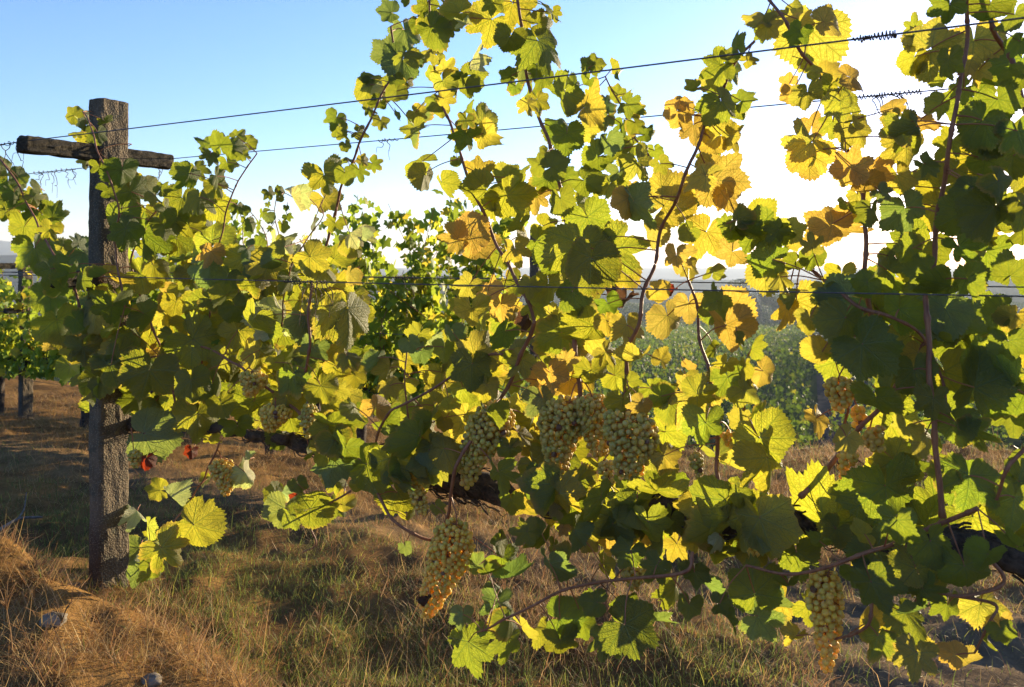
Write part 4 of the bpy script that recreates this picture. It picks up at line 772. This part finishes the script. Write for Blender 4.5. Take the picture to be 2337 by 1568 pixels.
def back_vine(s, o, label, n_shoot=11, width=1.45, hmax=1.9, seed=0, group='grapevines of the rows behind', yel=.3, leaf=.1):
    r = np.random.default_rng(seed); z0 = gz(s, o); B = np.array([*row_xy(s, o), z0]); e = empty('grapevine', B); tag(e, label, 'grapevine', group)
    zc = .62; tr = catmull([B-Z3*.08, B+Z3*.3+R3*.03, B+Z3*zc], 6); A = Acc(); A.add(*tube(tr, np.linspace(.045, .034, len(tr)), 12, .2)); A.build('trunk', (M_BARK,), e, B)
    cp = np.array([B+Z3*(zc+.03*sin(q*3+seed))+R3*q for q in np.linspace(-width/2, width/2, 14)]); A = Acc(); A.add(*tube(cp, .03*(1+.3*(r.random(14)-.5)), 12, .2)); A.build('cordon', (M_BARK,), e, B+Z3*zc)
    A = Acc(); P = []
    for k in range(n_shoot):
        q0 = cp[0]+(cp[-1]-cp[0])*((k+r.random())/n_shoot); h = r.uniform(.45, 1.0)*(hmax-zc); Q = catmull([q0, q0+Z3*h*.5+R3*r.normal(0, .08)+A3*r.normal(0, .07), q0+Z3*h+R3*r.normal(0, .2)+A3*r.normal(0, .15)], 8)
        A.add(*tube(Q, np.linspace(.0045, .002, len(Q)), 5)); m = int(52*h/.8); t = r.random(m)**.85; idx = (t*(len(Q)-1)).astype(int); P.append(Q[idx]+r.normal(0, .055, (m, 3))*np.array([1, 1, .7]))
    A.build('cane', (M_CANE,), e, B+Z3*zc)
    low = r.random((int(430*width), 3)); P.append(cp[0]+(cp[-1]-cp[0])*low[:, :1]+A3*(low[:, 1:2]-.5)*.45+Z3*(low[:, 2:3]**1.3*.55-.12))
    P = np.vstack(P); V, F, C = clump_leaves(P, leaf, r, vine_cols(len(P), r, yel)); f = mk('foliage', V, F, (M_FAR,), None, e, B, True, {'col': C}); tag(f, kind='stuff')
BL = [(-9.2, 'leftmost small vine beyond the far left post'), (-7.6, 'bright green vine left of the second row post'), (-6.2, 'vine with yellow lower leaves behind the second row post'), (-4.7, 'vine hidden behind the leaves beside the tall concrete post'),
      (-3.3, 'vine behind the dense yellow leaves of the near row'), (-2.2, 'vine with thin upright shoots behind the left cane'), (-1.25, 'tall green vine with upright leafy columns in the gap'), (-.45, 'last vine of the second row with sunlit leaf columns')]
for k, (s, lb) in enumerate(BL): back_vine(s, 2.87, lb, 11 if k < 3 else 15, 1.4 if k < 5 else .95, 1.74 if k < 3 else 2.0 if k < 5 else 2.1, 200+k, yel=.35 if k in (1, 2, 7) else .2, leaf=.105)
for k, (s, lb) in enumerate([(-7.6, 'dark vine of the third row at far left'), (-5.9, 'third row vine low behind the near leaves'), (-4.4, 'third row vine with its top against the sky'), (-3.0, 'end vine of the third row beside the dark end post')]):
    back_vine(s, 5.74, lb, 10, 1.4, 1.75, 240+k, 'grapevines of the third row', .15, .11)
# vineyard field on the lower slope: rows too many and too far to count
r = np.random.default_rng(77); PP = []; SS = []
for x0 in np.arange(-30, 190, 2.3):
    t = np.arange(0, 1, 1/1700.); Yr = 31+t**1.7*(238-31); Xr = x0-.20*(Yr-33)+.45*Yr*.0
    u = Xr/Yr; ok = (u > -.12) & (u < .372) | (u > .405) & (u < .75); Yr = Yr[ok]; Xr = Xr[ok]
    if not len(Yr): continue
    m = len(Yr); Xr = Xr+r.normal(0, .3, m); Yr = Yr+r.normal(0, .15, m); h = np.abs(r.normal(.55, .4, m)); PP.append(np.column_stack([Xr, Yr, ground_z(Xr, Yr)+h])); SS.append(np.full(m, .30)*(.8+Yr/240))
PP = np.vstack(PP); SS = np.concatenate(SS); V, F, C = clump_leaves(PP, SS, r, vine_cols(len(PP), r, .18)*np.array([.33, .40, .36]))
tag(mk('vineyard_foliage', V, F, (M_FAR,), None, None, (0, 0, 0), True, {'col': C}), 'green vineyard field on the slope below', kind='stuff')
# trees at the foot of the field
M_TREE = far_leaf_material('tree_leaf', .35)
def crown_pts(c, rad, h, n, r, lobes=9):
    cs = c+r.normal(0, 1, (lobes, 3))*np.array([rad*.5, rad*.5, h*.26]); ii = r.integers(0, lobes, n); d = r.normal(0, 1, (n, 3)); d /= np.linalg.norm(d, axis=1)[:, None]
    return cs[ii]+d*(r.random(n)**.4)[:, None]*np.array([rad*.42, rad*.42, h*.2])
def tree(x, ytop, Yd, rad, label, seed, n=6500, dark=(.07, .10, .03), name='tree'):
    r = np.random.default_rng(seed); X = (x-CX)/FPX*Yd; z = float(ground_z(X, Yd)); zt = CAMZ-(ytop-HZ)/FPX*Yd; h = zt-z; B = np.array([X, Yd, z]); e = empty(name, B); tag(e, label, 'tree', 'trees below the field')
    A = Acc(); A.add(*tube(catmull([B-Z3*.3, B+Z3*h*.3+R3*.2, B+Z3*h*.75], 6), np.linspace(.04*h, .012*h, 13), 10, .1))
    for k in range(7):
        a = r.uniform(0, 6.28); b0 = B+Z3*h*r.uniform(.25, .6); A.add(*tube(catmull([b0, b0+np.array([cos(a), sin(a), .7])*rad*.45, b0+np.array([cos(a), sin(a), 1.1])*rad*.8], 4), np.linspace(.012*h, .004*h, 9), 6))
    A.build('trunk', (M_WOOD,), e, B); P = crown_pts(B+Z3*h*.62, rad, h, n, r); P[:, 2] = np.minimum(P[:, 2], zt)
    V, F, C = clump_leaves(P, .026*h, r, np.array(dark)*r.uniform(.7, 1.4, (n, 1))); mk('crown', V, F, (M_TREE,), None, e, B+Z3*h*.6, True, {'col': C})
for a in ((1695, 637, 236, 5.6, 'tallest hazy tree with an open crown at the foot of the field', 1), (1735, 655, 240, 4.4, 'hazy tree just right of the tallest tree', 2), (1778, 668, 238, 4.0, 'small rounded hazy tree at the right of the group', 3),
          (1652, 668, 240, 4.2, 'low tree left of the tallest hazy tree', 4), (1822, 678, 236, 3.8, 'tree at the far end of the dirt path', 5), (1488, 700, 200, 3.2, 'dark conical tree beside the orange leaves in the gap', 6), (1460, 722, 190, 2.6, 'dark bush below the conical tree', 7), (1875, 660, 230, 3.6, 'big hazy tree right of the dirt path', 8), (2000, 650, 230, 4.0, 'hazy tree behind the shaded right vine', 9)):
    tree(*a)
SHADE_LAB = ['tall dark hedge tree beside the path nearest the crest', 'second hedge tree along the dirt path behind the dark leaves', 'third hedge tree along the dirt path', 'fourth hedge tree along the dirt path', 'fifth hedge tree along the dirt path', 'last hedge tree along the far stretch of the path']  # tree row added behind the right vine to shade path and field
for k, (x, Yd) in enumerate(((2010, 62), (1985, 76), (1975, 92), (1960, 110), (1945, 128), (1935, 148))):
    tree(x, HZ+(CAMZ-float(ground_z((x-CX)/FPX*Yd, Yd))-(6.6+.5*(k % 3)))/Yd*FPX, Yd, 5.2, SHADE_LAB[k], 30+k, 5000)
r = np.random.default_rng(5); n = 40000; u = np.interp(r.random(n), [0, 1], [-.15, .85]); Yd = r.uniform(243, 285, n); X = u*Yd; top = CAMZ-(692+10*fbm(u*40, u*0, 3)-HZ)/FPX*Yd; z0 = ground_z(X, Yd); P = np.column_stack([X, Yd, z0+(top-z0)*r.random(n)**.8])
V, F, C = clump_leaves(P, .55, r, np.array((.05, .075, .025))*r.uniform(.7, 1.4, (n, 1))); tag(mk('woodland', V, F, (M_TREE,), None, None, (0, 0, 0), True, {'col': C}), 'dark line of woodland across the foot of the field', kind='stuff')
# ------------------------------------------------------------------ haze
m, nt, N, L, M, mix, ramp, noise, out = mat('valley_haze'); pv = N('VolumePrincipled'); pv.inputs['Color'].default_value = (.72, .83, 1, 1); pv.inputs['Density'].default_value = .00038; pv.inputs['Anisotropy'].default_value = .2; L(pv.outputs[0], out.inputs['Volume'])
b = np.array([[x, y, z] for z in (-42, 48) for x, y in ((-2650, -2650), (2650, -2650), (2650, 2650), (-2650, 2650))], float)
hz = mk('haze', b, np.array([[3, 2, 1, 0], [4, 5, 6, 7], [0, 1, 5, 4], [1, 2, 6, 5], [2, 3, 7, 6], [3, 0, 4, 7]]), (m,), None, None, (0, 0, 0), False); tag(hz, 'thin bluish haze over the valley', kind='stuff')
# ------------------------------------------------------------------ sky, sun, camera
w = bpy.data.worlds.new('World'); scene.world = w; w.use_nodes = True; nt = w.node_tree; bg = nt.nodes['Background']; sky = nt.nodes.new('ShaderNodeTexSky'); sky.sky_type = 'NISHITA'; sky.sun_disc = False
sky.sun_elevation = SUN_EL; sky.sun_rotation = SUN_AZ; sky.altitude = 200; sky.air_density = 1.0; sky.dust_density = .5; sky.ozone_density = 4.0
tw = nt.nodes.new('ShaderNodeMix'); tw.data_type = 'RGBA'; tw.blend_type = 'MULTIPLY'; tw.inputs[0].default_value = 1; tw.inputs[7].default_value = (1.18, .965, 1.06, 1); nt.links.new(sky.outputs[0], tw.inputs[6]); nt.links.new(tw.outputs[2], bg.inputs[0]); bg.inputs[1].default_value = .13
sd = bpy.data.lights.new('sun', 'SUN'); sd.energy = 5.0; sd.angle = R(.5); sd.color = (1, .82, .53); so = bpy.data.objects.new('sun', sd); COL.objects.link(so)
so.rotation_euler = (R(90)-SUN_EL, 0, -SUN_AZ+pi); so.location = (20, 30, 10)
cd = bpy.data.cameras.new('camera'); cd.sensor_width = 36; cd.lens = 36*FPX/2336; cd.shift_y = -(784-HZ)/2336; cd.clip_end = 8000; cd.clip_start = .05
cd.dof.use_dof = True; cd.dof.focus_distance = 2.3; cd.dof.aperture_fstop = 8.0
co = bpy.data.objects.new('camera', cd); COL.objects.link(co); co.location = (0, 0, CAMZ); co.rotation_euler = (R(90), 0, 0); scene.camera = co
v = scene.view_settings; v.view_transform = 'Standard'; v.look = 'None'; v.exposure = 1.8; v.gamma = 1; v.use_curve_mapping = False
c = scene.cycles; c.max_bounces = 12; c.transmission_bounces = 8; c.diffuse_bounces = 6; c.transparent_max_bounces = 8; c.volume_bounces = 0; c.use_denoising = True; c.sample_clamp_indirect = 6; c.volume_step_rate = 4
